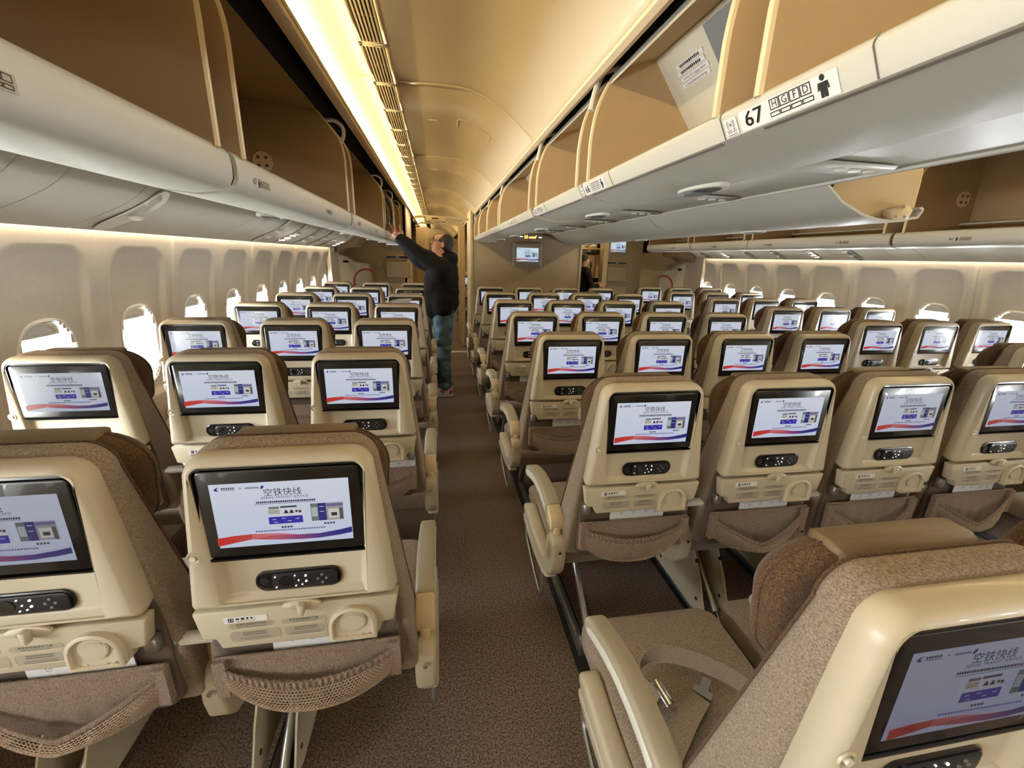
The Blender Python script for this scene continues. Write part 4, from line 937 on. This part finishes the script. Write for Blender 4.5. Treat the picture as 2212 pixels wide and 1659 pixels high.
mb = MB(); mb.add(*box(-.026, .026, -.030, .030, -.008, .008), CHROME); mb.add(*box(-.020, .014, -.022, .022, .008, .013), METAL); o = link('buckle', mb.mesh('buckle', bev=.005), bl, (-.098, .390, .036)); o.rotation_euler = (.35, .9, .5)
mb = MB(); mb.add(*prism([(-.02, -.022), (.0, -.022), (.0, -.01), (.03, -.01), (.03, .01), (.0, .01), (.0, .022), (-.02, .022)], -.0015, .0015, 'z'), METAL); o = link('tongue', mb.mesh('tongue'), bl, (.018, .400, .022)); o.rotation_euler = (.1, -.1, .75)
mb = MB(); mb.add(*box(-.016, .016, -.02, .02, .0, .012), CHROME); o = mb.obj('belt_buckle', bev=.004); o.location = (BL['C'][0] - .13, BL['C'][1] + PITCH + .22, .470); o.rotation_euler = (0, 0, .4); tag(o, 'small chrome belt buckle lying on the second-row centre seat cushion', 'seat belt')
mb = MB(); mb.add(*box(-.003, .003, .07, .13, .50, .545), YEL); o = mb.obj('yellow_tag'); o.location = (BL['C'][0] - .262, BL['C'][1] + PITCH, .01); tag(o, 'pale yellow tag inside the aisle shroud of the second-row centre seat', 'tag')

# dark seat tracks let into the floor
for i, x in enumerate((.527, 1.10, 1.552, 2.125, -.50, -1.02, mir(-.50), mir(-1.02))):
    mb = MB(); mb.add(*box(x - .035, x + .035, YB + .1, 6.2, 0, .006), BLACKM); struct(mb.obj('trim_%d' % (8 + i)))

# ------------------------------------------------------------------ bulkheads, galley, doors ahead
mb = MB(); mb.add(*box(.50, 2.088, 6.29, 6.36, 0, 2.30), BULK); bh = struct(mb.obj('wall_centre_bulkhead', bev=.006))
mb = MB(); mb.add(*box(.455, .50, 6.27, 6.92, 0, 2.14), mat('bulkhead_edge_cream', (206, 188, 154), .5)); struct(mb.obj('wall_bulkhead_end', bev=.008))
mb = MB(); mb.add(*box(2.075, 2.10, 6.27, 6.38, 0, 2.1), SHELL); struct(mb.obj('trim_17'))
def monitor(x, y, z, w, h, dm, s, label, gx=1):
    r = empty('wall_monitor', (x, y, z)); tag(r, label, 'monitor', 'bulkhead monitors')
    mb = MB(); R_ = dict(zb=-h / 2, zt=h / 2, wb=w / 2, wt=w / 2, rb=.018, rt=.018)
    mb.add(*loft([(.0, rquad(**R_)), (-.04, rquad(**R_)), (-.055, rquad(**R_, ins=.02)), (-.056, rquad(**R_, ins=.045)), (-.050, rquad(**R_, ins=.05))]), mat('monitor_housing', (150, 138, 116), .5)); link('housing', mb.mesh('housing', sharp=50), r)
    o = link('display', dm, r, (0, -.0515, .0)); o.scale = (s, 1, s); return r
monitor(1.275, 6.29, 1.545, .425, .327, DISPM, 1.0, 'grey wall monitor on the central bulkhead showing the transit service page')
monitor(-.655, 7.0, 1.70, .30, .24, DISPM, .72, 'wall monitor half hidden behind the overhead bin beyond the man\'s arms')
monitor(2.98, 7.1, 1.72, .36, .29, DISPM, .86, 'wall monitor above the folded crew seat beyond the far window block')
mb = MB(); mb.add(*tube([(1.275, 6.283, 1.38), (1.275, 6.283, 1.20)], .004, 6), PILL); o = mb.obj('cable_cover'); tag(o, 'thin pale cable strip below the bulkhead monitor', 'cable')
# lavatory sign above the monitor
r = empty('lavatory_sign', (1.304, 6.20, 1.785)); tag(r, 'amber lit lavatory sign with arrows above the bulkhead monitor', 'sign')
mb = MB(); mb.add(*box(-.173, .173, -.01, .03, -.035, .06), mat('sign_body', (130, 118, 98), .5)); link('body', mb.mesh('body', bev=.004), r)
mb = MB(); o_ = (0, -.0115, 0); UX, UZ = (1, 0, 0), (0, 0, 1)
def arrow(mb, x, z, d, m, k=1.0):
    flatpoly(mb, [(x - .022 * k * d, z - .005 * k), (x + .008 * k * d, z - .005 * k), (x + .008 * k * d, z + .005 * k), (x - .022 * k * d, z + .005 * k)][::int(d)], o_, UX, UZ, m)
    flatpoly(mb, [(x + .006 * k * d, z - .011 * k), (x + .024 * k * d, z), (x + .006 * k * d, z + .011 * k)][::int(d)], o_, UX, UZ, m)
arrow(mb, -.135, .0, -1, WHITEL); arrow(mb, .135, -.004, 1, WHITEL)
for x in (-.083, -.055):
    flatpoly(mb, [(x + .007 * cos(t * pi / 4), .018 + .007 * sin(t * pi / 4)) for t in range(8)], o_, UX, UZ, AMBER); flatpoly(mb, rect(x - .010, x + .010, -.024, .009), o_, UX, UZ, AMBER)
flatpoly(mb, [(-.03, -.02), (.07, -.02), (.075, .0), (.085, .02), (.075, .022), (.055, .004), (.0, .004), (-.028, .0)], o_, UX, UZ, AMBER)
link('symbols', mb.mesh('symbols'), r)
# exit sign on its cross rail over the aisle
r = empty('exit_sign', (-.015, 6.6, 1.985)); tag(r, 'cream hanging EXIT sign with two arrows above the aisle', 'sign')
mb = MB(); mb.add(*box(-.142, .142, -.02, .02, -.053, .053), CEIL); link('body', mb.mesh('body', bev=.006), r)
mb = MB(); o_ = (0, -.0215, 0); put_text(mb, '出口 EXIT', .050, (0, -.0215, -.026), UX, UZ, INK, sx=.9)
arrow(mb, -.112, -.026, -1, INK, .9); arrow(mb, .112, -.026, 1, INK, .9); flatpoly(mb, [(-.05, .014), (.03, .014), (.045, .022), (.03, .030), (-.05, .030)][::1], o_, UX, UZ, INK); flatpoly(mb, rect(-.07, .06, .012, .014), o_, UX, UZ, INK)
link('lettering', mb.mesh('lettering'), r)
mb = MB(); mb.add(*tube([(-.31, 0, -.03), (-.28, 0, .035), (-.14, 0, .045), (.14, 0, .04), (.44, 0, .03), (.47, 0, .02)], .016, 8), CEIL); mb.add(*tube([(-.27, .1, -.08), (-.22, .1, -.035), (.2, .1, -.045), (.42, .1, -.05)], .012, 8), CEIL); link('cross_rail', mb.mesh('cross_rail'), r)
# crew wall on the man's side
mb = MB(); mb.add(*box(-1.36, -.47, 7.0, 7.06, 0, 2.205), BULK); mb.add(*box(-.505, -.455, 7.0, 8.3, 0, 2.205), STEEL); struct(mb.obj('wall_crew_near'))
def jumpseat(x, y, label):
    r = empty('crew_seat', (x, y, 0)); tag(r, label, 'crew seat', 'folded crew seats')
    mb = MB(); mb.add(*box(-.18, .18, -.07, 0, 1.15, 1.40), BULK); link('back_pad', mb.mesh('back_pad', bev=.02), r)
    mb = MB(); mb.add(*box(-.18, .18, -.09, 0, .60, 1.08), BULK); link('seat_pad', mb.mesh('seat_pad', bev=.02), r)
    mb = MB(); mb.add(*box(-.18, .18, -.025, 0, 1.425, 1.485), TAN); mb.add(*box(-.17, .17, -.028, -.024, 1.437, 1.475), BLACKP)
    for q in (-.02, .005): mb.add(*box(q, q + .008, -.030, -.027, 1.454, 1.462), GLINT)
    link('header_panel', mb.mesh('header_panel'), r)
jumpseat(-.60, 7.0, 'brown folded crew seat on the wall behind the standing man'); jumpseat(3.0, 7.1, 'brown folded crew seat on the wall beyond the far window block')
mb = MB(); mb.add(*box(-.90, -.83, 6.99, 7.0, 1.30, 1.41), PILL); o = mb.obj('wall_notice'); tag(o, 'small pale notice plate on the crew wall beside the man', 'notice')
mb = MB(); mb.add(*box(3.22, 3.28, 7.09, 7.1, 1.35, 1.46), PILL); o = mb.obj('wall_notice'); tag(o, 'small pale notice plate on the wall beside the far crew seat', 'notice')
mb = MB(); mb.add(*box(2.78, 3.45, 7.10, 7.16, 0, 2.3), BULK); mb.add(*box(2.72, 2.80, 7.0, 7.2, 0, 2.2), STEEL); struct(mb.obj('wall_crew_far'))
# doors with slide bustles
def door(n, x, y, s):
    r = struct(empty('door_%d' % n, (x, y, 0)))
    mb = MB(); P_ = [(0, .25), (0, 1.50), (s * .12, 1.46), (s * .24, 1.38), (s * .42, 1.36), (s * .44, 1.28), (s * .46, .95), (s * .44, .30), (s * .40, .25)]
    mb.add(*prism(P_, 0, .42), WHITEP); link('slide_cover', mb.mesh('slide_cover', bev=.03, seg=3, sharp=15), r)
    mb = MB(); v = []; f = []; N = 16; cx_, cz_ = s * .40, 1.10
    for k in range(N + 1):
        a = radians(60 + k * 130 / N) if s > 0 else radians(120 - k * 130 / N)
        for rr in (.165, .19): v.append((cx_ - s * .0 + rr * cos(a), -.004, cz_ + rr * sin(a)))
    for k in range(N): f.append((2 * k, 2 * k + 1, 2 * k + 3, 2 * k + 2))
    mb.add([p for p in v if True], f, RED); a = radians(190 if s > 0 else -10); ex, ez = cx_ + .178 * cos(a), cz_ + .178 * sin(a); mb.add([(ex - .03, -.004, ez), (ex + .03, -.004, ez), (ex, -.004, ez - .05)], [(0, 1, 2)], RED)
    link('red_arrow', mb.mesh('red_arrow'), r)
    mb = MB(); mb.add(*box(*sorted((s * .08, s * .16)), .0, .02, 1.36, 1.40), SHELL2); link('handle', mb.mesh('handle', bev=.004), r)
    mb = MB(); mb.add(*box(*sorted((s * -.02, s * .03)), -.5, .6, 0, 1.95), WALLM); link('door_lining', mb.mesh('door_lining'), r)
door(1, -1.44, 6.75, 1); door(2, mir(-1.44), 6.75, -1)
mb = MB(); mb.add(*prism([(-1.36, 1.50), (-1.30, 1.56), (-1.13, 1.58), (-1.02, 1.75), (-.98, 2.1), (-1.4, 2.1)], 6.45, 7.0), BULK); struct(mb.obj('trim_18'))
mb = MB(); mb.add(*prism([(mir(x), z) for x, z in [(-1.36, 1.50), (-1.30, 1.56), (-1.13, 1.58), (-1.02, 1.75), (-.98, 2.1), (-1.4, 2.1)]], 6.45, 7.0), BULK); struct(mb.obj('trim_19'))
# galley behind the bulkhead
r = empty('galley_unit', (2.42, 7.3, 0)); tag(r, 'tan galley unit with dark bands seen past the bulkhead edge', 'galley')
mb = MB(); mb.add(*box(-.40, .36, .20, .26, 0, 2.2), STEEL); mb.add(*box(-.40, .36, -.1, .20, 1.66, 1.69), STEEL); mb.add(*box(-.40, .36, -.12, .2, 0, 1.12), STEEL); link('carcass', mb.mesh('carcass', bev=.003, seg=1), r)
mb = MB(); mb.add(*box(-.20, .33, -.10, -.02, 1.585, 1.65), BLACKP); mb.add(*box(-.30, .33, -.13, -.1, 1.13, 1.20), BLACKP); link('control_band', mb.mesh('control_band', bev=.003, seg=1), r)
for k in range(3):
    c = empty('galley_container', (2.285 + k * .150, 7.22, 1.205)); tag(c, '%s of the three tan galley containers under the black band' % ['first', 'middle', 'last'][k], 'container', 'galley containers')
    mb = MB(); mb.add(*box(-.072, .072, 0, .2, 0, .375), STEEL); link('body', mb.mesh('body', bev=.006), c)
    mb = MB(); mb.add(*prism([(.0, .12), (.012, .17), (.008, .25), (-.008, .27), (-.012, .2)], -.014, .0), BLACKM); link('handle', mb.mesh('handle'), c)
for k, (x, w, h) in enumerate(((2.20, .05, .05), (2.30, .07, .07), (2.40, .05, .04), (2.50, .06, .06), (2.62, .08, .05))):
    mb = MB(); mb.add(*ell(0, 0, h / 2, w / 2 + .01, .05, h / 2 + .005, 12, 8), [PAPER, SHELL, LABELW, TAN, PAPER][k]); o = mb.obj('bundled_bag'); o.location = (x, 7.25, 1.69); tag(o, '%s pale bag in the row on top of the galley' % ORD[k], 'bag', 'bags on the galley top')
# centre galley block and curtains along the man's aisle
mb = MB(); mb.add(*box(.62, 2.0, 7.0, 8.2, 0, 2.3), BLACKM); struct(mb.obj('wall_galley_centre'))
def curtain(pts, z0, z1, label):
    r = empty('curtain', pts[0] + (0,)); tag(r, label, 'curtain', 'aisle curtains'); mb = MB(); v = []; f = []; n = 40
    for k in range(n + 1):
        t = k / n; x = pts[0][0] + (pts[1][0] - pts[0][0]) * t; y = pts[0][1] + (pts[1][1] - pts[0][1]) * t; w = .022 * sin(k * 1.3)
        for z, sq_ in ((z1, 1), ((z0 + z1) / 2, .9), (z0, .95)): v.append((x - pts[0][0] + w, y - pts[0][1] + w * .3, z))
    for k in range(n):
        for q in (0, 1): a = k * 3 + q; f.append((a, a + 1, a + 4, a + 3))
    n0 = len(v); v += [(p[0] + .004, p[1], p[2]) for p in v]; f += [tuple(i + n0 for i in q[::-1]) for q in f]
    mb.add(v, f, CURT); link('cloth', mb.mesh('cloth', sharp=80), r)
    mb = MB(); mb.add(*tube([(0, 0, z1 + .02), (pts[1][0] - pts[0][0], pts[1][1] - pts[0][1], z1 + .02)], .012, 8), METAL); link('rail', mb.mesh('rail'), r)
curtain([(-.34, 7.6), (-.16, 7.5)], .02, 1.94, 'tan pleated curtain gathered beside the man\'s raised arm')
curtain([(.36, 7.7), (.42, 7.25)], .02, 1.98, 'tan pleated curtain gathered beside the bulkhead end')

mb = MB(); mb.add(*box(-.38, .455, 6.80, 6.88, 0, .006), mat('sill_metal', (225, 225, 220), .3, metal=.6)); struct(mb.obj('trim_20'))
# ------------------------------------------------------------------ people
def capsule(a, b, ra, rb, u=14, flat=1.0):
    a = Vector(a); b = Vector(b); d = (b - a); L = d.length; t = d.normalized(); up = Vector((0, 1, 0)) if abs(t.y) < .9 else Vector((1, 0, 0)); s = t.cross(up).normalized(); w = s.cross(t).normalized()
    v = []; f = []; rings = []
    for k in range(5): th = -pi / 2 + pi / 2 * k / 4; rings.append((ra * sin(th), ra * cos(th)))
    for k in range(5): th = pi / 2 * k / 4; rings.append((L + rb * sin(th), rb * cos(th)))
    for h, r_ in rings: v += [tuple(a + t * h + (s * cos(2 * pi * k / u) + w * sin(2 * pi * k / u) * flat) * max(r_, 1e-4)) for k in range(u)]
    for i in range(len(rings) - 1):
        for k in range(u): l = (k + 1) % u; f.append((i * u + k, i * u + l, (i + 1) * u + l, (i + 1) * u + k))
    f.append(tuple(range(u))[::-1]); f.append(tuple(range((len(rings) - 1) * u, len(rings) * u))); return v, f
def fuse(name, shapes, voxel, m, smooth=4, wr=0, wsc=9):
    mb = MB()
    for s in shapes: mb.add(*s, m)
    me = mb.mesh(name); o = bpy.data.objects.new(name, me); COL.objects.link(o)
    rm = o.modifiers.new('r', 'REMESH'); rm.mode = 'VOXEL'; rm.voxel_size = voxel
    sm = o.modifiers.new('s', 'SMOOTH'); sm.factor = .6; sm.iterations = smooth
    dg = bpy.context.evaluated_depsgraph_get(); me2 = bpy.data.meshes.new_from_object(o.evaluated_get(dg)); bpy.data.objects.remove(o)
    me2.materials.clear(); me2.materials.append(m)
    if wr:
        from mathutils import noise as N_
        for vt in me2.vertices: n = N_.noise(Vector((vt.co.x * wsc, vt.co.y * wsc, vt.co.z * wsc * 2.2))); vt.co += vt.normal * n * wr
    me2.polygons.foreach_set('use_smooth', [True] * len(me2.polygons)); me2.name = name; return me2
def hand(wr, tip, up, side, sc=1.0):
    """five-fingered hand from wrist toward tip; side = thumb side"""
    wr = Vector(wr); d = (Vector(tip) - wr).normalized(); sd = Vector(side).normalized(); n = d.cross(sd).normalized(); out = []
    palm = wr + d * .075 * sc
    for q in (-.027, -.009, .009, .027): out.append(capsule(wr + sd * q * .7, palm + sd * q, .014, .012, 10))
    for q, L in ((-.030, .058), (-.010, .070), (.010, .074), (.030, .066)):
        k1 = palm + sd * q + d * .004; k2 = k1 + (d * .95 + n * .18) * L * .5; k3 = k2 + (d * .75 + n * .55) * L * .45; out.append(capsule(k1, k2, .0095, .0085, 8)); out.append(capsule(k2, k3, .0085, .0072, 8))
    t1 = wr + d * .02 + sd * .026; t2 = t1 + (d * .6 + sd * .7) * .04; t3 = t2 + (d * .9 + sd * .1 + n * .3) * .032; out += [capsule(t1, t2, .013, .0105, 8), capsule(t2, t3, .0105, .009, 8)]
    return out
man = empty('person', (.06, 4.6, 0)); tag(man, 'standing man in long black hooded coat and jeans reaching into the overhead bin', 'person')
ox, oy = .06, 4.6
def loc(p): return (p[0] - ox, p[1] - oy, p[2])
hc = Vector((.048, 4.6, 1.612))
def H(dx, dy, dz):   # head-local offsets: head tilted back, facing -x
    t = radians(20); return loc((hc.x + dx * cos(t) + dz * sin(t) * 1.0, hc.y + dy, hc.z + dz * cos(t) - dx * sin(t) * 1.0))
def E(c, rx, ry, rz): return ell(c[0], c[1], c[2], rx, ry, rz)
body = [E(H(.012, 0, .018), .094, .076, .086), E(H(-.020, 0, -.035), .066, .058, .070), E(H(-.045, 0, .03), .045, .055, .05), E(H(-.05, 0, -.078), .032, .034, .026), E(H(-.02, 0, -.07), .045, .05, .03),
        capsule(H(-.082, 0, .012), H(-.098, 0, -.022), .009, .015, 10), E(H(-.083, 0, -.052), .014, .024, .014), capsule(H(.01, 0, -.06), loc((.06, 4.6, 1.44)), .058, .064),
        E(H(.008, -.078, -.008), .018, .009, .030), E(H(.008, .078, -.008), .018, .009, .030), E(H(-.074, -.028, .015), .014, .013, .010), E(H(-.074, .028, .015), .014, .013, .010),
        capsule(loc((.05, 4.6, 1.40)), loc((.04, 4.6, .98)), .13, .12), capsule(loc((.03, 4.45, 1.40)), loc((-.17, 4.47, 1.52)), .05, .042), capsule(loc((-.17, 4.47, 1.52)), loc((-.40, 4.50, 1.68)), .042, .027),
        capsule(loc((.03, 4.76, 1.40)), loc((-.20, 4.79, 1.46)), .05, .042), capsule(loc((-.20, 4.79, 1.46)), loc((-.37, 4.80, 1.66)), .042, .027),
        capsule(loc((.05, 4.51, .92)), loc((.04, 4.50, .47)), .085, .055), capsule(loc((.04, 4.50, .47)), loc((.055, 4.50, .09)), .052, .036), capsule(loc((.05, 4.69, .92)), loc((.02, 4.70, .47)), .085, .055), capsule(loc((.02, 4.70, .47)), loc((.02, 4.72, .09)), .052, .036)]
body += hand(loc((-.395, 4.50, 1.675)), loc((-.50, 4.53, 1.785)), 0, (.35, -.6, .5)) + hand(loc((-.365, 4.80, 1.655)), loc((-.43, 4.82, 1.80)), 0, (.5, -.7, .2))
link('body', fuse('body', body, .0055, SKIN, 2), man)
hair = [E(H(.022, 0, .030), .098, .083, .088), E(H(.062, 0, -.02), .058, .072, .062), E(H(.03, -.062, .0), .045, .018, .045), E(H(.03, .062, .0), .045, .018, .045)]
hm = fuse('hair', hair, .008, HAIR, 2); bm = bmesh.new(); bm.from_mesh(hm); cut = Vector(H(-.035, 0, .05)); nrm = (Vector(H(-.035, 0, .05)) - Vector(H(.02, 0, .02))).normalized()
bmesh.ops.bisect_plane(bm, geom=bm.verts[:] + bm.edges[:] + bm.faces[:], plane_co=cut, plane_no=nrm, clear_outer=True); bmesh.ops.holes_fill(bm, edges=bm.edges); bm.to_mesh(hm); bm.free(); link('hair', hm, man)
mb = MB()
for sy in (-1, 1):
    c = H(-.092, sy * .032, .012); mb.add(*tube([(c[0] + .003 * cos(a), c[1] + .024 * cos(a), c[2] + .018 * sin(a)) for a in [2 * pi * k / 16 for k in range(16)]], .0022, 5, closed=True), BLACKP)
    mb.add(*tube([H(-.09, sy * .056, .014), H(-.05, sy * .082, .012), H(.005, sy * .086, .006)], .0022, 5), BLACKP)
mb.add(*tube([H(-.097, -.010, .016), H(-.097, .010, .016)], .002, 5), BLACKP); link('glasses', mb.mesh('glasses'), man)
mb = MB()
for sy in (-1, 1): mb.add(*E(H(-.0855, sy * .028, .015), .005, .010, .006), LABELW); mb.add(*E(H(-.0885, sy * .028, .015), .003, .005, .0055), INK)
link('eyes', mb.mesh('eyes'), man)
coat = [capsule(loc((.055, 4.6, 1.34)), loc((.055, 4.6, 1.02)), .165, .165, 20), capsule(loc((.03, 4.49, 1.36)), loc((.03, 4.71, 1.36)), .125, .125, 18), capsule(loc((.0, 4.6, 1.25)), loc((-.04, 4.6, .95)), .15, .12, 18),
        capsule(loc((.045, 4.52, 1.05)), loc((.045, 4.51, .94)), .13, .115, 18), capsule(loc((.045, 4.68, 1.05)), loc((.035, 4.69, .94)), .13, .115, 18),
        capsule(loc((.03, 4.46, 1.385)), loc((-.17, 4.47, 1.505)), .098, .080, 16), capsule(loc((-.17, 4.47, 1.505)), loc((-.355, 4.495, 1.640)), .080, .056, 16),
        capsule(loc((.03, 4.74, 1.37)), loc((-.20, 4.79, 1.43)), .095, .075, 16), capsule(loc((-.20, 4.79, 1.43)), loc((-.34, 4.80, 1.60)), .075, .055, 16),
        ell(*loc((.130, 4.6, 1.465)), .085, .115, .085), ell(*loc((.065, 4.6, 1.475)), .092, .10, .062), ell(*loc((.10, 4.6, 1.50)), .07, .10, .05)]
cm = fuse('coat', coat, .014, COAT, 5, wr=.014, wsc=7)
for vt in cm.vertices:
    if vt.co.z < .85: vt.co.z = .85 + (vt.co.z - .85) * .12
link('coat', cm, man)
link('jeans', fuse('jeans', [capsule(loc((.05, 4.52, .95)), loc((.045, 4.50, .50)), .115, .082, 16), capsule(loc((.045, 4.50, .50)), loc((.06, 4.50, .12)), .080, .070, 16), capsule(loc((.05, 4.68, .95)), loc((.015, 4.70, .50)), .115, .082, 16), capsule(loc((.015, 4.70, .50)), loc((.015, 4.72, .12)), .080, .070, 16)], .014, JEANS, 3, wr=.012, wsc=10), man)
for yy, xx in ((4.50, .055), (4.72, .01)):
    s = fuse('shoe', [capsule(loc((xx + .035, yy, .055)), loc((xx - .12, yy - .01, .040)), .048, .038, 14), capsule(loc((xx + .03, yy, .09)), loc((xx - .02, yy, .08)), .05, .04, 14)], .008, SHOEW, 2)
    for vt in s.vertices: vt.co.z = max(vt.co.z, .004)
    so = link('shoe', s, man); mb = MB(); mb.add(*ell(*loc((xx - .03, yy - .035, .055)), .045, .014, .022), SHOER); mb.add(*ell(*loc((xx + .055, yy - .02, .05)), .02, .03, .03), SHOER); link('red_patch', mb.mesh('red_patch'), so)
    mb = MB(); mb.add(*prism([(loc((xx, 0, 0))[0] + p[0], yy - oy + p[1]) for p in [(-.165, -.02), (-.15, -.045), (0, -.045), (.08, -.035), (.09, 0), (.08, .035), (0, .045), (-.15, .035)]], 0, .018, 'z'), SHOEW); link('sole', mb.mesh('sole', bev=.004), so)
man.location.y += .08
# galley attendant
at = empty('person', (2.345, 6.88, 0)); at.scale = (.965, .965, .965); tag(at, 'dark-haired attendant in black working at the galley behind the bulkhead edge', 'person')
def l2(x, y, z): return (x, y, z)
link('body', fuse('body', [ell(0, 0, 1.54, .085, .075, .105), capsule((0, 0, 1.48), (0, 0, 1.36), .045, .055), capsule((0, 0, 1.32), (0, 0, .95), .12, .12), capsule((.05, -.12, 1.32), (.10, -.17, 1.10), .045, .04), capsule((.10, -.17, 1.10), (.25, -.12, 1.14), .038, .026), capsule((0, .13, 1.32), (.10, .15, 1.10), .045, .04), capsule((.10, .15, 1.10), (.25, .08, 1.14), .038, .026), capsule((0, -.08, .92), (0, -.08, .06), .08, .045), capsule((0, .08, .92), (0, .08, .06), .08, .045), capsule((.085, 0, 1.535), (.10, 0, 1.52), .01, .014), capsule((.02, -.075, 1.53), (.02, -.075, 1.55), .012, .012)] + hand((.25, -.12, 1.14), (.36, -.10, 1.15), 0, (0, .6, .8)) + hand((.25, .08, 1.14), (.36, .06, 1.15), 0, (0, -.6, .8)), .008, SKIN, 2), at)
link('hair', fuse('hair', [ell(-.02, 0, 1.575, .095, .088, .085), ell(-.065, 0, 1.54, .05, .07, .07)], .01, HAIR, 2), at)
link('uniform', fuse('uniform', [capsule((0, 0, 1.30), (0, 0, .95), .15, .14, 18), capsule((0, -.10, 1.34), (0, .10, 1.34), .085, .085), capsule((.03, -.14, 1.32), (.10, -.18, 1.10), .062, .055), capsule((.10, -.18, 1.10), (.22, -.13, 1.135), .055, .042), capsule((.03, .14, 1.32), (.10, .16, 1.10), .062, .055), capsule((.10, .16, 1.10), (.22, .09, 1.135), .055, .042), capsule((0, -.08, .92), (0, -.08, .10), .10, .075), capsule((0, .08, .92), (0, .08, .10), .10, .075)], .016, COAT, 4), at)
for sy in (-1, 1):
    mb = MB(); mb.add(*box(-.07, .16, sy * .08 - .04, sy * .08 + .04, 0, .07), BLACKP); link('shoe', mb.mesh('shoe', bev=.02), at)
# backpack in the bin
bp = empty('backpack', (-.60, 5.02, 1.665)); bp.scale = (1, 1, 1.5); tag(bp, 'black and grey backpack with dark straps inside the bin above the man\'s hands', 'backpack')
link('pack', fuse('pack', [capsule((0, 0, .12), (0, 0, .22), .10, .09, 18), capsule((.02, -.05, .10), (.02, -.05, .2), .09, .08, 16), capsule((0, .08, .1), (0, .08, .2), .09, .08, 16)], .012, BLACKM, 4), bp)
mb = MB(); mb.add(*prism(rquad(.06, .26, .055, .045, .02, .04), -.165, -.12), BLUEF); link('front_pocket', mb.mesh('front_pocket', bev=.01), bp)
mb = MB(); mb.add(*tube(smoothpath([(.06, -.13, .27), (.12, -.12, .22), (.14, -.12, .12), (.10, -.13, .05)], 5), .012, 8), BLACKM); link('strap', mb.mesh('strap'), bp)
# paper left on a headrest
mb = MB(); mb.add(*prism([(-.09, 0), (.06, 0), (.07, .022), (-.02, .018)], -.02, .05), PAPER); o = mb.obj('folded_paper'); o.location = (BL['L'][0] + .02, BL['L'][1] + 3 * PITCH + .12, 1.205); tag(o, 'pale folded paper lying on top of an aisle seat headrest', 'paper')
o.location.z = 1.158
